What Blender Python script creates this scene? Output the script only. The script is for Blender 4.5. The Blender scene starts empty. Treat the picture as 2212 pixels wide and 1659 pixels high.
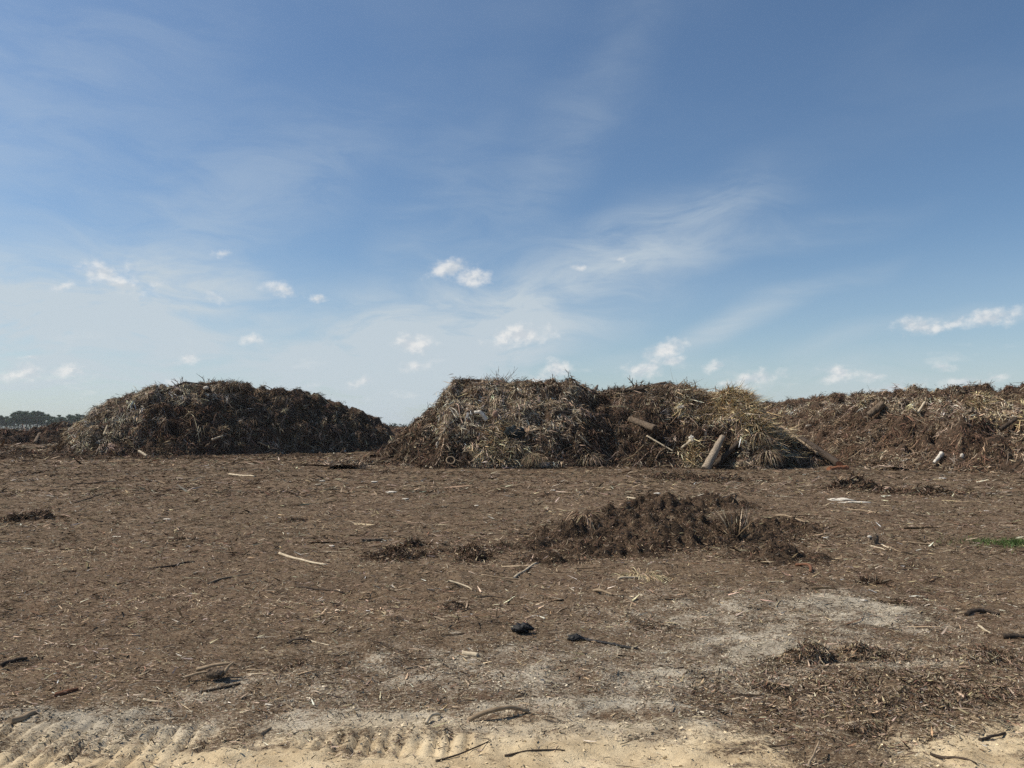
import bpy, math, random
import numpy as np
from mathutils import Vector, Matrix

R = math.radians
random.seed(7)
rng = np.random.default_rng(11)
scene = bpy.context.scene
COL = scene.collection

# ------------------------------------------------------------------ camera
CAM_H, FPX, PITCH = 1.7, 745.0, R(3.23)
cam_d = bpy.data.cameras.new("camera")
cam = bpy.data.objects.new("camera", cam_d)
COL.objects.link(cam)
cam.location = (0, 0, CAM_H)
cam.rotation_euler = (R(90) + PITCH, 0, 0)
cam_d.sensor_width = 36
cam_d.lens = 36 * FPX / 1024
cam_d.clip_start, cam_d.clip_end = 0.05, 6000
scene.camera = cam

K = 1024 / 2212                       # measurements below were taken on a 2212 px wide view of the photograph


def ray(px, py):
    a, b = (px * K - 512) / FPX, (384 - py * K) / FPX
    s, c = math.sin(PITCH), math.cos(PITCH)
    return np.array([a, c - b * s, s + b * c])


def at_depth(px, py, Y):
    d = ray(px, py)
    return np.array([0, 0, CAM_H]) + d * (Y / d[1])


def gp(px, py):
    d = ray(px, py)
    return np.array([0, 0, CAM_H]) + d * (CAM_H / -d[2])


def azel(px, py):
    d = ray(px, py)
    d = d / np.linalg.norm(d)
    return math.atan2(d[0], d[1]), math.asin(d[2])


# ------------------------------------------------------------------ sun, sky, exposure
SUN_EL, SUN_AZ = R(51), R(-84)        # azimuth measured from +Y, negative = left
sun_d = bpy.data.lights.new("sun", 'SUN')
sun_d.energy = 5.0
sun_d.angle = R(0.6)
sun_d.color = (1.0, 0.91, 0.765)
sun = bpy.data.objects.new("sun", sun_d)
COL.objects.link(sun)
sdir = Vector((math.sin(SUN_AZ) * math.cos(SUN_EL), math.cos(SUN_AZ) * math.cos(SUN_EL), math.sin(SUN_EL)))
sun.rotation_euler = sdir.to_track_quat('Z', 'Y').to_euler()
sun.location = sdir * 60

scene.view_settings.view_transform = 'Standard'
scene.view_settings.look = 'None'
scene.view_settings.exposure = 0.08
scene.view_settings.gamma = 1.0
scene.render.engine = 'CYCLES'
scene.cycles.max_bounces = 5
scene.cycles.diffuse_bounces = 2
scene.cycles.volume_bounces = 0
scene.cycles.use_denoising = False

world = bpy.data.worlds.new("World")
scene.world = world
world.use_nodes = True
WT = world.node_tree
for n in list(WT.nodes):
    WT.nodes.remove(n)


class NT:
    """tiny node-tree writer"""
    def __init__(s, t):
        s.t = t

    def put(s, sock, v):
        if hasattr(v, 'is_output'):
            s.t.links.new(v, sock)
        else:
            sock.default_value = v

    def math(s, op, a, b=0.0, c=None, clamp=False):
        n = s.t.nodes.new('ShaderNodeMath')
        n.operation = op
        n.use_clamp = clamp
        s.put(n.inputs[0], a)
        s.put(n.inputs[1], b)
        if c is not None:
            s.put(n.inputs[2], c)
        return n.outputs[0]

    def vec(s, op, a, b=None, out=0):
        n = s.t.nodes.new('ShaderNodeVectorMath')
        n.operation = op
        s.put(n.inputs[0], a)
        if b is not None:
            s.put(n.inputs['Scale'] if op == 'SCALE' else n.inputs[1], b)
        return n.outputs['Value'] if op in ('LENGTH', 'DOT_PRODUCT') else n.outputs[0]

    def mapping(s, v, loc=(0, 0, 0), rot=(0, 0, 0), sc=(1, 1, 1), typ='POINT'):
        n = s.t.nodes.new('ShaderNodeMapping')
        n.vector_type = typ
        s.put(n.inputs['Vector'], v)
        n.inputs['Location'].default_value = loc
        n.inputs['Rotation'].default_value = rot
        n.inputs['Scale'].default_value = sc
        return n.outputs[0]

    def noise(s, v, scale, detail=4, rough=.55, dist=0.0, color=False):
        n = s.t.nodes.new('ShaderNodeTexNoise')
        s.put(n.inputs['Vector'], v)
        n.inputs['Scale'].default_value = scale
        n.inputs['Detail'].default_value = detail
        n.inputs['Roughness'].default_value = rough
        n.inputs['Distortion'].default_value = dist
        return n.outputs['Color' if color else 'Fac']

    def smooth(s, v, a, b, lo=0.0, hi=1.0):
        n = s.t.nodes.new('ShaderNodeMapRange')
        n.interpolation_type = 'SMOOTHSTEP'
        s.put(n.inputs['Value'], v)
        n.inputs['From Min'].default_value = a
        n.inputs['From Max'].default_value = b
        n.inputs['To Min'].default_value = lo
        n.inputs['To Max'].default_value = hi
        return n.outputs[0]

    def mix(s, f, a, b, blend='MIX'):
        n = s.t.nodes.new('ShaderNodeMix')
        n.data_type = 'RGBA'
        n.blend_type = blend
        s.put(n.inputs[0], f)
        for sock, v in ((n.inputs[6], a), (n.inputs[7], b)):
            s.put(sock, v if hasattr(v, 'is_output') else (*v, 1.0))
        return n.outputs[2]

    def ramp(s, f, stops):
        n = s.t.nodes.new('ShaderNodeValToRGB')
        s.put(n.inputs[0], f)
        cr = n.color_ramp
        while len(cr.elements) < len(stops):
            cr.elements.new(.5)
        for e, (p, c) in zip(cr.elements, stops):
            e.position = p
            e.color = (*c, 1)
        return n.outputs[0]


def build_world():
    T = NT(WT)
    N = WT.nodes
    out = N.new('ShaderNodeOutputWorld')
    bg = N.new('ShaderNodeBackground')
    sky = N.new('ShaderNodeTexSky')
    sky.sky_type = 'NISHITA'
    sky.sun_disc = False
    sky.sun_elevation = SUN_EL
    sky.sun_rotation = SUN_AZ
    sky.altitude = 0
    sky.air_density = 1.0
    sky.dust_density = 0.6
    sky.ozone_density = 2.0
    tc = N.new('ShaderNodeTexCoord')
    D = tc.outputs['Generated']
    sep = N.new('ShaderNodeSeparateXYZ')
    WT.links.new(D, sep.inputs[0])
    az = T.math('ARCTAN2', sep.outputs[0], sep.outputs[1])
    el = T.math('ARCSINE', sep.outputs[2])
    comb = N.new('ShaderNodeCombineXYZ')
    T.put(comb.inputs[0], az)
    T.put(comb.inputs[1], el)
    AE = comb.outputs[0]
    PX = 0.000621

    def warp(v, scale, amt, detail):
        c = T.noise(v, scale, detail, .6, 0, True)
        return T.vec('ADD', v, T.vec('SCALE', T.vec('SUBTRACT', c, (.5, .5, .5)), amt))

    def patch(v, px, py, a, b, ang=0):
        z, e = azel(px, py)
        m = T.mapping(v, (z, e, 0), (0, 0, R(ang)), (a * PX, b * PX, 1), 'TEXTURE')
        return T.math('SUBTRACT', 1.0, T.vec('LENGTH', m))

    # thin high veil and diagonal streaks
    AEc = warp(AE, 4.0, 0.09, 2)
    cir = None
    for px, py, a, b, ang, s in CIRRUS:
        p = patch(AEc, px, py, a, b, ang)
        p = T.math('MULTIPLY', T.smooth(p, 0, 1.0), s)
        cir = p if cir is None else T.math('ADD', cir, p)
    st = T.noise(T.mapping(AEc, rot=(0, 0, R(-20)), sc=(1.4, 5, 1)), 5.0, 6, .62, .5)
    cir = T.math('MULTIPLY', cir, T.smooth(st, .28, .70, .28, 1.35))
    # whole-sky milkiness that grows towards the horizon
    wide = T.noise(T.mapping(AE, rot=(0, 0, R(-28)), sc=(1, 3, 1)), 2.2, 4, .55, .3)
    cir = T.math('ADD', cir, T.math('MULTIPLY', T.smooth(wide, .45, .85), .10))
    cir = T.math('ADD', cir, T.smooth(el, .26, -.02, 0, .36), clamp=True)

    # small fair-weather cumulus
    AEk = warp(AE, 34.0, 0.022, 4)
    cum = None
    for px, py, a, b, ang, s in CUMULUS:
        p = T.math('ADD', patch(AEk, px, py, a * 1.6, b * 1.75, ang), s - 1.0)
        cum = p if cum is None else T.math('MAXIMUM', cum, p)
    nz = T.noise(T.mapping(AE, sc=(1, 1.35, 1)), 44.0, 7, .60)
    raw = T.math('ADD', cum, T.math('MULTIPLY', T.math('SUBTRACT', nz, .5), 1.7))
    dens = T.smooth(raw, 0, .95)
    # a row of much fainter scraps near the horizon
    low = T.noise(T.mapping(AE, sc=(1, 2.6, 1)), 16.0, 6, .62)
    band = T.math('MULTIPLY', T.smooth(el, -.01, .03), T.smooth(el, .05, .13, 1, 0))
    scraps = T.math('MULTIPLY', T.math('MULTIPLY', T.smooth(low, .56, .74), band), .28)

    skyc = T.mix(1.0, sky.outputs[0], (SKY_TINT[0], SKY_TINT[1], SKY_TINT[2]), 'MULTIPLY')
    c = T.mix(T.math('MULTIPLY', cir, .9, clamp=True), skyc, CIRRUS_COL)
    c = T.mix(scraps, c, CLOUD_COL)
    up = nz
    lit = T.noise(T.mapping(AE, loc=(-.006, .009, 0), sc=(1, 1.35, 1)), 44.0, 5, .60)
    shade = T.smooth(T.math('ADD', T.math('SUBTRACT', up, lit), T.math('MULTIPLY', raw, -.10)), -.20, .10)
    cc = T.mix(shade, CLOUD_LOW, CLOUD_COL)
    c = T.mix(T.math('MULTIPLY', dens, .84), c, cc)
    WT.links.new(c, bg.inputs['Color'])
    bg.inputs['Strength'].default_value = SKY_STRENGTH
    WT.links.new(bg.outputs[0], out.inputs[0])


SKY_STRENGTH = 0.1
SKY_TINT = (0.82, 0.935, 1.0)
CIRRUS_COL = (5.3, 6.0, 6.5)
CLOUD_COL = (8.2, 8.1, 7.9)
CLOUD_LOW = (5.7, 6.1, 6.5)
# px, py, long radius, short radius, tilt, strength
CIRRUS = [(200, 710, 620, 210, 6, .82), (60, 640, 330, 70, -28, .35), (380, 640, 360, 110, 10, .35),
          (860, 780, 460, 190, 16, 1.15), (1180, 670, 660, 170, 27, .60), (1400, 555, 480, 130, 18, .20),
          (1560, 700, 430, 44, 17, .42), (1980, 700, 420, 30, 10, .25), (1150, 420, 800, 130, 55, .16),
          (430, 480, 700, 220, 30, .28), (900, 560, 560, 160, 60, .18), (1700, 850, 900, 130, 2, .35),
          (300, 830, 700, 130, 0, .30), (1700, 520, 360, 50, 8, .18), (-100, 350, 900, 300, 40, .22)]
# px, py, half width, half height, tilt, strength
CUMULUS = [(225, 590, 48, 22, 0, .80), (262, 618, 50, 16, -10, .70), (610, 627, 34, 13, -12, .85), (692, 643, 28, 9, 0, .72),
           (972, 582, 38, 15, 8, 1.05), (1022, 600, 34, 15, -10, .95), (1125, 725, 62, 20, 6, .95), (895, 740, 38, 18, 6, .92),
           (900, 788, 36, 15, 0, .68), (1200, 800, 30, 20, 30, .92), (1165, 822, 30, 10, 0, .85), (1437, 755, 36, 15, 18, 1.0),
           (1395, 795, 48, 16, 14, .90), (1450, 782, 30, 12, 10, .75), (1545, 785, 40, 14, 25, .60), (1625, 820, 46, 14, 12, .92),
           (1580, 832, 34, 9, 5, .75), (1990, 706, 42, 14, 4, .92), (2065, 694, 50, 12, 10, .72), (2150, 686, 46, 14, 8, .90),
           (1812, 810, 40, 14, 4, .85), (1885, 812, 28, 10, 0, .60), (2040, 790, 20, 10, 0, .65), (2080, 826, 46, 12, 3, .75),
           (778, 830, 30, 12, 10, .72), (410, 775, 28, 13, 10, .68), (42, 808, 42, 16, 12, .75), (155, 805, 40, 16, -5, .68),
           (545, 735, 46, 14, 5, .58), (465, 645, 34, 14, -20, .58), (1255, 575, 18, 10, 0, .62), (480, 546, 36, 8, 0, .52),
           (1920, 842, 60, 12, 14, .80), (375, 822, 20, 7, 0, .68), (70, 772, 24, 6, 0, .60), (130, 620, 40, 10, 20, .55),
           (2150, 815, 40, 8, 6, .55), (1340, 560, 26, 7, 5, .50), (330, 610, 26, 9, 0, .58)]
build_world()

# ------------------------------------------------------------------ numeric helpers
def _hash(ix, iy, seed):
    h = (ix.astype(np.int64) * 374761393 + iy.astype(np.int64) * 668265263 + seed * 1442695041) & 0xffffffff
    h = ((h ^ (h >> 13)) * 1274126177) & 0xffffffff
    return (h ^ (h >> 16)) & 0xffffffff


def perlin(x, y, seed=0):
    x, y = np.asarray(x, float), np.asarray(y, float)
    x, y = np.broadcast_arrays(x, y)
    ix, iy = np.floor(x), np.floor(y)
    fx, fy = x - ix, y - iy
    u, v = fx * fx * fx * (fx * (fx * 6 - 15) + 10), fy * fy * fy * (fy * (fy * 6 - 15) + 10)

    def g(dx, dy):
        a = _hash(ix + dx, iy + dy, seed) * (2 * np.pi / 4294967296.0)
        return np.cos(a) * (fx - dx) + np.sin(a) * (fy - dy)
    a = g(0, 0) * (1 - u) + g(1, 0) * u
    b = g(0, 1) * (1 - u) + g(1, 1) * u
    return 1.4 * (a * (1 - v) + b * v)


def fbm(x, y, seed=0, oct=4, gain=.5):
    t, a, f, s = 0, 1.0, 1.0, 0
    for i in range(oct):
        t = t + a * perlin(x * f, y * f, seed + i * 17)
        s += a
        a *= gain
        f *= 2.03
    return t / s


def billow(x, y, seed=0, oct=3):
    t, a, f, s = 0, 1.0, 1.0, 0
    for i in range(oct):
        t = t + a * np.abs(perlin(x * f, y * f, seed + i * 31))
        s += a
        a *= .55
        f *= 2.1
    return t / s


def clods(x, y, seed):
    """rounded lumps of uneven size lying against each other: height 0..1 and a random value per lump"""
    x, y = np.asarray(x, float), np.asarray(y, float)
    ix, iy = np.floor(x), np.floor(y)
    best, val = np.zeros(np.shape(x)), np.zeros(np.shape(x))
    for dx in (-1, 0, 1):
        for dy in (-1, 0, 1):
            h1 = _hash(ix + dx, iy + dy, seed) / 4294967296.0
            h2 = _hash(ix + dx, iy + dy, seed + 91) / 4294967296.0
            h3 = _hash(ix + dx, iy + dy, seed + 57) / 4294967296.0
            d = np.hypot(x - ix - dx - h1, y - iy - dy - h2) / (.42 + .55 * h3)
            v = np.sqrt(np.clip(1 - d * d, 0, 1)) * (.35 + .65 * h3)
            m = v > best
            best, val = np.where(m, v, best), np.where(m, (h1 * 7.13 + h2 * 3.7) % 1.0, val)
    return best, val


def sstep(x, a, b):
    t = np.clip((x - a) / (b - a), 0, 1)
    return t * t * (3 - 2 * t)


def make_mesh(name, V, F, mat, col=None, smooth=False, attrs=None):
    V = np.ascontiguousarray(V, np.float32).reshape(-1, 3)
    F = np.ascontiguousarray(F, np.int32)
    k = F.shape[1]
    me = bpy.data.meshes.new(name)
    me.vertices.add(len(V))
    me.vertices.foreach_set('co', V.ravel())
    me.loops.add(F.size)
    me.loops.foreach_set('vertex_index', F.ravel())
    me.polygons.add(len(F))
    me.polygons.foreach_set('loop_start', np.arange(0, F.size, k, dtype=np.int32))
    me.polygons.foreach_set('loop_total', np.full(len(F), k, np.int32))
    me.polygons.foreach_set('use_smooth', np.full(len(F), smooth, bool))
    if col is not None:
        a = me.attributes.new('Col', 'FLOAT_COLOR', 'POINT')
        c = np.ones((len(V), 4), np.float32)
        c[:, :3] = col
        a.data.foreach_set('color', c.ravel())
    for nm, v in (attrs or {}).items():
        a = me.attributes.new(nm, 'FLOAT', 'POINT')
        a.data.foreach_set('value', np.ascontiguousarray(v, np.float32))
    me.materials.append(mat)
    me.update()
    me.validate()
    return me


def link(name, me, parent=None, label=None, cat=None, group=None, kind=None):
    o = bpy.data.objects.new(name, me)
    COL.objects.link(o)
    if parent is not None:
        o.parent = parent
    tag(o, label, cat, group, kind)
    return o


def tag(o, label=None, cat=None, group=None, kind=None):
    for k, v in (('label', label), ('category', cat), ('group', group), ('kind', kind)):
        if v:
            o[k] = v
    return o


def empty(name, loc, label, cat, group=None):
    o = bpy.data.objects.new(name, None)
    COL.objects.link(o)
    o.location = loc
    o.empty_display_size = .2
    return tag(o, label, cat, group)


def norm(a):
    return a / np.maximum(np.linalg.norm(a, axis=-1, keepdims=True), 1e-9)


def ribbons(P, D, L, W, col, segs=2, bend=None, up=None, taper=.35, drape=None, lift=.01, roll=.5):
    """n curved tapered strips: roots P, directions D, lengths L, widths W"""
    n = len(P)
    t = np.linspace(0, 1, segs + 1)[None, :, None]
    D = norm(D)
    B = np.zeros((n, 3)) if bend is None else bend
    C = P[:, None] + (D * L[:, None])[:, None] * t + (B * L[:, None])[:, None] * t ** 2
    if drape is not None:
        h = drape(C[..., 0].ravel(), C[..., 1].ravel()).reshape(n, segs + 1)
        li = lift if np.ndim(lift) == 0 else lift[:, None]
        C[..., 2] = np.maximum(C[..., 2], h + li)
    U = np.tile(np.array([0, 0, 1.0]), (n, 1)) if up is None else up
    U = norm(U + rng.normal(0, roll, (n, 3)))
    S = norm(np.cross(D, U))
    w = W[:, None, None] * (1 - (1 - taper) * np.abs(2 * t - .7) ** 1.5).clip(.12, 1) * .5
    V = np.stack([C - S[:, None] * w, C + S[:, None] * w], 2).reshape(n, -1, 3)
    k = (segs + 1) * 2
    b = np.arange(segs) * 2
    f = np.stack([b, b + 1, b + 3, b + 2], 1)
    F = (f[None] + (np.arange(n) * k)[:, None, None]).reshape(-1, 4)
    c = np.repeat(col, k, 0)
    return V.reshape(-1, 3), F, c


def tubes(C, rad, col, sides=4):
    """n tubes through centre points C (n,k,3) with radii (n,k)"""
    n, k, _ = C.shape
    T = norm(np.gradient(C, axis=1))
    U = norm(np.cross(T, np.array([.13, .21, 1.0])))
    W = np.cross(T, U)
    a = np.linspace(0, 2 * np.pi, sides, endpoint=False)
    V = C[:, :, None] + rad[:, :, None, None] * (np.cos(a)[None, None, :, None] * U[:, :, None] + np.sin(a)[None, None, :, None] * W[:, :, None])
    i, j = np.meshgrid(np.arange(k - 1), np.arange(sides), indexing='ij')
    j2 = (j + 1) % sides
    f = np.stack([i * sides + j, i * sides + j2, (i + 1) * sides + j2, (i + 1) * sides + j], -1).reshape(-1, 4)
    F = (f[None] + (np.arange(n) * k * sides)[:, None, None]).reshape(-1, 4)
    return V.reshape(-1, 3), F, np.repeat(col, k * sides, 0)


def cat_geo(parts):
    Vs, Fs, Cs, o = [], [], [], 0
    for V, F, c in parts:
        Vs.append(V)
        Fs.append(F + o)
        Cs.append(c)
        o += len(V)
    return np.concatenate(Vs), np.concatenate(Fs), np.concatenate(Cs)


# ------------------------------------------------------------------ materials
def new_mat(name):
    m = bpy.data.materials.new(name)
    m.use_nodes = True
    b = m.node_tree.nodes['Principled BSDF']
    b.inputs['Roughness'].default_value = .9
    b.inputs['Specular IOR Level'].default_value = .2
    return m, NT(m.node_tree), b


def mat_attr(name, rough=.85, noise_scale=25, spec=.2):
    m, T, b = new_mat(name)
    a = m.node_tree.nodes.new('ShaderNodeAttribute')
    a.attribute_name = 'Col'
    g = m.node_tree.nodes.new('ShaderNodeNewGeometry')
    n = T.noise(g.outputs['Position'], noise_scale, 3)
    f = T.smooth(n, .25, .75, .72, 1.25)
    c = T.vec('SCALE', a.outputs['Color'], f)
    m.node_tree.links.new(c, b.inputs['Base Color'])
    b.inputs['Roughness'].default_value = rough
    b.inputs['Specular IOR Level'].default_value = spec
    return m


def mat_solid(name, c1, c2, scale=(6, 6, 6), nscale=3.0, rough=.85, bump=.3, spec=.2, dist=.02):
    m, T, b = new_mat(name)
    tc = m.node_tree.nodes.new('ShaderNodeTexCoord')
    v = T.mapping(tc.outputs['Object'], sc=scale)
    n = T.noise(v, nscale, 5, .6, .3)
    m.node_tree.links.new(T.mix(T.smooth(n, .3, .7), c1, c2), b.inputs['Base Color'])
    bp = m.node_tree.nodes.new('ShaderNodeBump')
    bp.inputs['Strength'].default_value = bump
    bp.inputs['Distance'].default_value = dist
    m.node_tree.links.new(n, bp.inputs['Height'])
    m.node_tree.links.new(bp.outputs[0], b.inputs['Normal'])
    b.inputs['Roughness'].default_value = rough
    b.inputs['Specular IOR Level'].default_value = spec
    return m


def mat_ground():
    m, T, b = new_mat('mulch_ground')
    L = m.node_tree.links
    g = m.node_tree.nodes.new('ShaderNodeNewGeometry')
    P = g.outputs['Position']
    at = m.node_tree.nodes.new('ShaderNodeAttribute')
    at.attribute_name = 'sand'
    an = m.node_tree.nodes.new('ShaderNodeAttribute')
    an.attribute_name = 'tan'
    big = T.noise(P, .35, 4)
    mid = T.noise(P, 3.0, 5, .65)
    fine = T.noise(T.mapping(P, sc=(1, 1.6, 1)), 38.0, 4, .7)
    grit = T.noise(P, 140.0, 3, .7)
    soil = T.mix(T.smooth(mid, .3, .7), (.088, .060, .038), (.180, .126, .080))
    soil = T.mix(T.smooth(big, .4, .65), soil, T.mix(.5, soil, (.118, .074, .048)))
    soil = T.mix(T.smooth(fine, .48, .72), soil, (.27, .212, .152))
    soil = T.mix(T.smooth(grit, .58, .75), soil, (.38, .31, .225))
    soil = T.mix(T.smooth(grit, .44, .30), soil, (.040, .029, .021))
    pale = T.mix(T.smooth(mid, .35, .7), (.34, .30, .235), (.48, .43, .345))
    tan = T.mix(T.smooth(mid, .35, .68), (.45, .345, .21), (.64, .52, .34))
    tan = T.mix(T.smooth(grit, .6, .75), tan, (.36, .28, .18))
    sandc = T.mix(an.outputs['Fac'], pale, tan)
    e = T.math('ADD', at.outputs['Fac'], T.math('ADD', T.math('MULTIPLY', T.math('SUBTRACT', fine, .5), 1.5),
               T.math('ADD', T.math('MULTIPLY', T.math('SUBTRACT', mid, .5), .9), T.math('MULTIPLY', T.math('SUBTRACT', grit, .5), .9))))
    L.new(T.mix(T.smooth(e, .22, .70), soil, sandc), b.inputs['Base Color'])
    bp = m.node_tree.nodes.new('ShaderNodeBump')
    bp.inputs['Strength'].default_value = .9
    bp.inputs['Distance'].default_value = .012
    h = T.math('ADD', T.math('MULTIPLY', fine, 1.0), T.math('MULTIPLY', grit, .5))
    L.new(h, bp.inputs['Height'])
    L.new(bp.outputs[0], b.inputs['Normal'])
    b.inputs['Roughness'].default_value = .95
    b.inputs['Specular IOR Level'].default_value = .1
    return m


def mat_soil(name, dark, light, red):
    m, T, b = new_mat(name)
    L = m.node_tree.links
    g = m.node_tree.nodes.new('ShaderNodeNewGeometry')
    P = g.outputs['Position']
    mid = T.noise(P, 1.3, 5, .65)
    fine = T.noise(P, 9.0, 5, .7)
    grit = T.noise(P, 30.0, 3, .7)
    c = T.mix(T.smooth(mid, .35, .68), dark, light)
    c = T.mix(T.smooth(fine, .45, .65), c, red)
    c = T.mix(T.smooth(grit, .58, .72), c, tuple(min(1, v * 2.6) for v in light))
    L.new(c, b.inputs['Base Color'])
    bp = m.node_tree.nodes.new('ShaderNodeBump')
    bp.inputs['Strength'].default_value = 1.0
    bp.inputs['Distance'].default_value = .06
    L.new(T.math('ADD', fine, T.math('MULTIPLY', grit, .5)), bp.inputs['Height'])
    L.new(bp.outputs[0], b.inputs['Normal'])
    b.inputs['Roughness'].default_value = .95
    b.inputs['Specular IOR Level'].default_value = .1
    return m


M_GROUND = mat_ground()
M_LITTER = mat_attr('dry_litter', .9, 30, .05)
M_CHIPS = mat_attr('wood_chips', .95, 60, .0)
M_SOIL = mat_soil('compost_soil', (.030, .022, .016), (.088, .062, .043), (.118, .072, .048))
M_HEAP = mat_soil('damp_mulch', (.036, .025, .017), (.082, .057, .039), (.105, .070, .046))
M_BARK = mat_solid('bark', (.06, .043, .031), (.23, .175, .125), (7, 7, 3.0), 5, .9, 1.0, dist=.04)
M_PALMTRUNK = mat_solid('palm_trunk_skin', (.16, .125, .092), (.40, .33, .25), (4, 4, 7), 5, .9, 1.0, dist=.03)
M_DARKBARK = mat_solid('dark_bark', (.030, .023, .018), (.085, .063, .047), (3, 3, 1), 6, .9, .8)
M_PALEWOOD = mat_solid('weathered_pale_wood', (.36, .29, .20), (.62, .53, .39), (2, 2, 9), 5, .8, .3, dist=.004)
M_TANWOOD = mat_solid('tan_wood', (.17, .125, .082), (.36, .275, .185), (2, 2, 9), 5, .85, .4, dist=.006)
M_CUT = mat_solid('cut_wood', (.25, .17, .10), (.42, .30, .19), (8, 8, 8), 4, .85, .4)
M_ORANGE = mat_solid('fresh_orange_wood', (.20, .085, .045), (.34, .15, .075), (8, 8, 8), 4, .85, .4)
M_WHITE = mat_solid('white_scrap', (.46, .42, .36), (.66, .61, .53), (4, 4, 4), 3, .9, .3, .05)
M_BLACK = mat_solid('black_plastic', (.006, .006, .007), (.014, .014, .016), (9, 9, 9), 3, .55, .6, .3)
M_RUST = mat_solid('reddish_bark', (.085, .038, .022), (.20, .10, .06), (4, 4, 4), 5, .9, .7)
M_PINK = mat_solid('pinkish_bark', (.17, .105, .078), (.33, .22, .17), (4, 4, 4), 4, .9, .5)
M_STONE = mat_solid('grey_stone', (.22, .19, .165), (.38, .34, .30), (5, 5, 5), 4, .9, .5)
M_NEEDLE = mat_attr('pine_needles', .8, .6, .1)
M_GRASS = mat_attr('green_grass', .7, 20, .2)
M_CLOTH = mat_solid('dark_cloth', (.012, .016, .018), (.035, .045, .048), (5, 5, 5), 4, .7, .5)

# ------------------------------------------------------------------ terrain
def track_rows(x, y):
    """cleat marks that a tracked machine pressed into the sand, bars lying across its path"""
    m = sstep(y, 3.78, 3.90) * sstep(y, 4.55, 4.40) * sstep(x, -1.55, -1.75)
    m2 = sstep(y, 3.98, 4.06) * sstep(y, 4.36, 4.25) * sstep(x, -1.22, -1.05) * sstep(x, .05, -.15)
    bar = np.sin((x + .10 * (y - 4) + .01 * perlin(x * 2, y * 2, 3) + .02 * perlin(x * 9, y * 5, 31)) * 2 * np.pi / .105)
    bar2 = np.sin((x + .012 * perlin(x * 3, y * 3, 5)) * 2 * np.pi / .088)
    keep = .30 + .70 * sstep(fbm(x * 2.2, y * 3.0, 9, 3), -.25, .25)
    rag = .8 + .6 * fbm(x / .09, y / .07, 33, 2)
    return -.038 * m * keep * rag * sstep(bar, .25, .62) - .032 * rag * m2 * sstep(bar2, .0, .5) * keep


def G(x, y):
    near = sstep(y, 14, 8)
    x, y = np.asarray(x, float), np.asarray(y, float)
    z = .05 * perlin(x / 6, y / 6, 1) + .030 * perlin(x / 1.9, y / 1.4, 2) * sstep(y, 60, 30)
    z = z + (.070 * billow(x / .8, y / .55, 4, 2) - .018) * sstep(y, 40, 20) * .8
    z = z + near * (.018 * fbm(x / .16, y / .12, 8, 3) + .030 * sstep(perlin(x / .42, y / .30, 16), .38, .75))
    # long low ruts left by machines in the distance
    z = z + .05 * perlin(x / 5, y / .9, 12) * sstep(y, 16, 22) * sstep(y, 60, 40)
    for y0, k, w, a in ((24.6, .05, .30, .07), (26.6, .05, .30, .07), (19.2, -.12, .26, .05), (21.1, -.12, .26, .05), (12.4, .16, .20, .035), (14.2, .16, .20, .035), (7.4, -.07, .15, .03), (8.7, -.07, .15, .03)):
        d = (y - y0 - k * x - .25 * perlin(x / 4.5, y0, 61)) / w
        z = z + a * (np.exp(-(np.abs(d) - 1.5) ** 2 * 2) * .6 - np.exp(-d * d)) * sstep(perlin(x / 3.5, y0 + .5, 62), -.35, .2)
    z = z - 3.2 * sstep(y, 95, 420)
    z = z + (.030 * fbm(x / .45, y / .16, 14, 3) + .016 * billow(x / .14, y / .10, 15, 2)) * sstep(y, 4.9, 4.2)
    return z + track_rows(x, y)


DUST = [(*gp(px, py)[:2], rx, ry, k) for px, py, rx, ry, k in (
    (1850, 1312, .75, .80, 1.05), (1650, 1395, .85, .75, .95), (1500, 1462, .80, .42, .95), (1250, 1525, .95, .30, .95), (800, 1555, .85, .26, 1.05),
    (170, 1545, .75, .24, 1.05), (1050, 1480, .6, .25, .6), (1950, 1432, .7, .20, .85), (520, 1580, .5, .2, .6), (1750, 1350, .9, .9, .6),
    (1200, 1450, 2.4, 1.1, .62), (1650, 1340, 1.9, 1.6, .62), (700, 1490, 1.6, .5, .55), (1250, 1570, 1.2, .22, 1.0), (170, 1570, 1.0, .3, 1.15))]


def sand_fields(x, y):
    edge = 4.28 + .16 * perlin(x / .8, 3.3, 21) + .10 * perlin(x / .25, 1.1, 22)
    edge = edge + .22 * np.exp(-((x - .15) / .8) ** 2) + .25 * sstep(x, 2.2, 2.8) - .05 * sstep(x, -1.2, -2.4)
    tongue = np.exp(-((x - 1.70 - .12 * (y - 3.8)) / .42) ** 2)
    tan = sstep(edge - y - .22 * fbm(x / .34, y / .2, 24, 4), -.30, .46)
    tan = tan * (1 - .80 * tongue) * (1 - .60 * sstep(fbm(x / .5, y / .16, 28, 4), -.02, .42))
    # pale dust worked into the mulch
    p = np.zeros(np.shape(x))
    for px, py, rx, ry, k in DUST:
        p = np.maximum(p, .84 * k * np.exp(-((x - px) / rx) ** 2 - ((y - py) / ry) ** 2))
    p = p * (.80 + .7 * fbm(x / .30, y / .22, 26, 4))
    s = np.maximum(tan, p)
    tn = tan / np.maximum(tan + p * .9, 1e-4)
    return np.clip(s, 0, 1), np.clip(tn, 0, 1)


def grow(a, b, d0, ratio, dmax):
    out, d = [a], d0
    while out[-1] < b:
        out.append(out[-1] + d)
        d = min(d * ratio, dmax)
    return out


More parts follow.
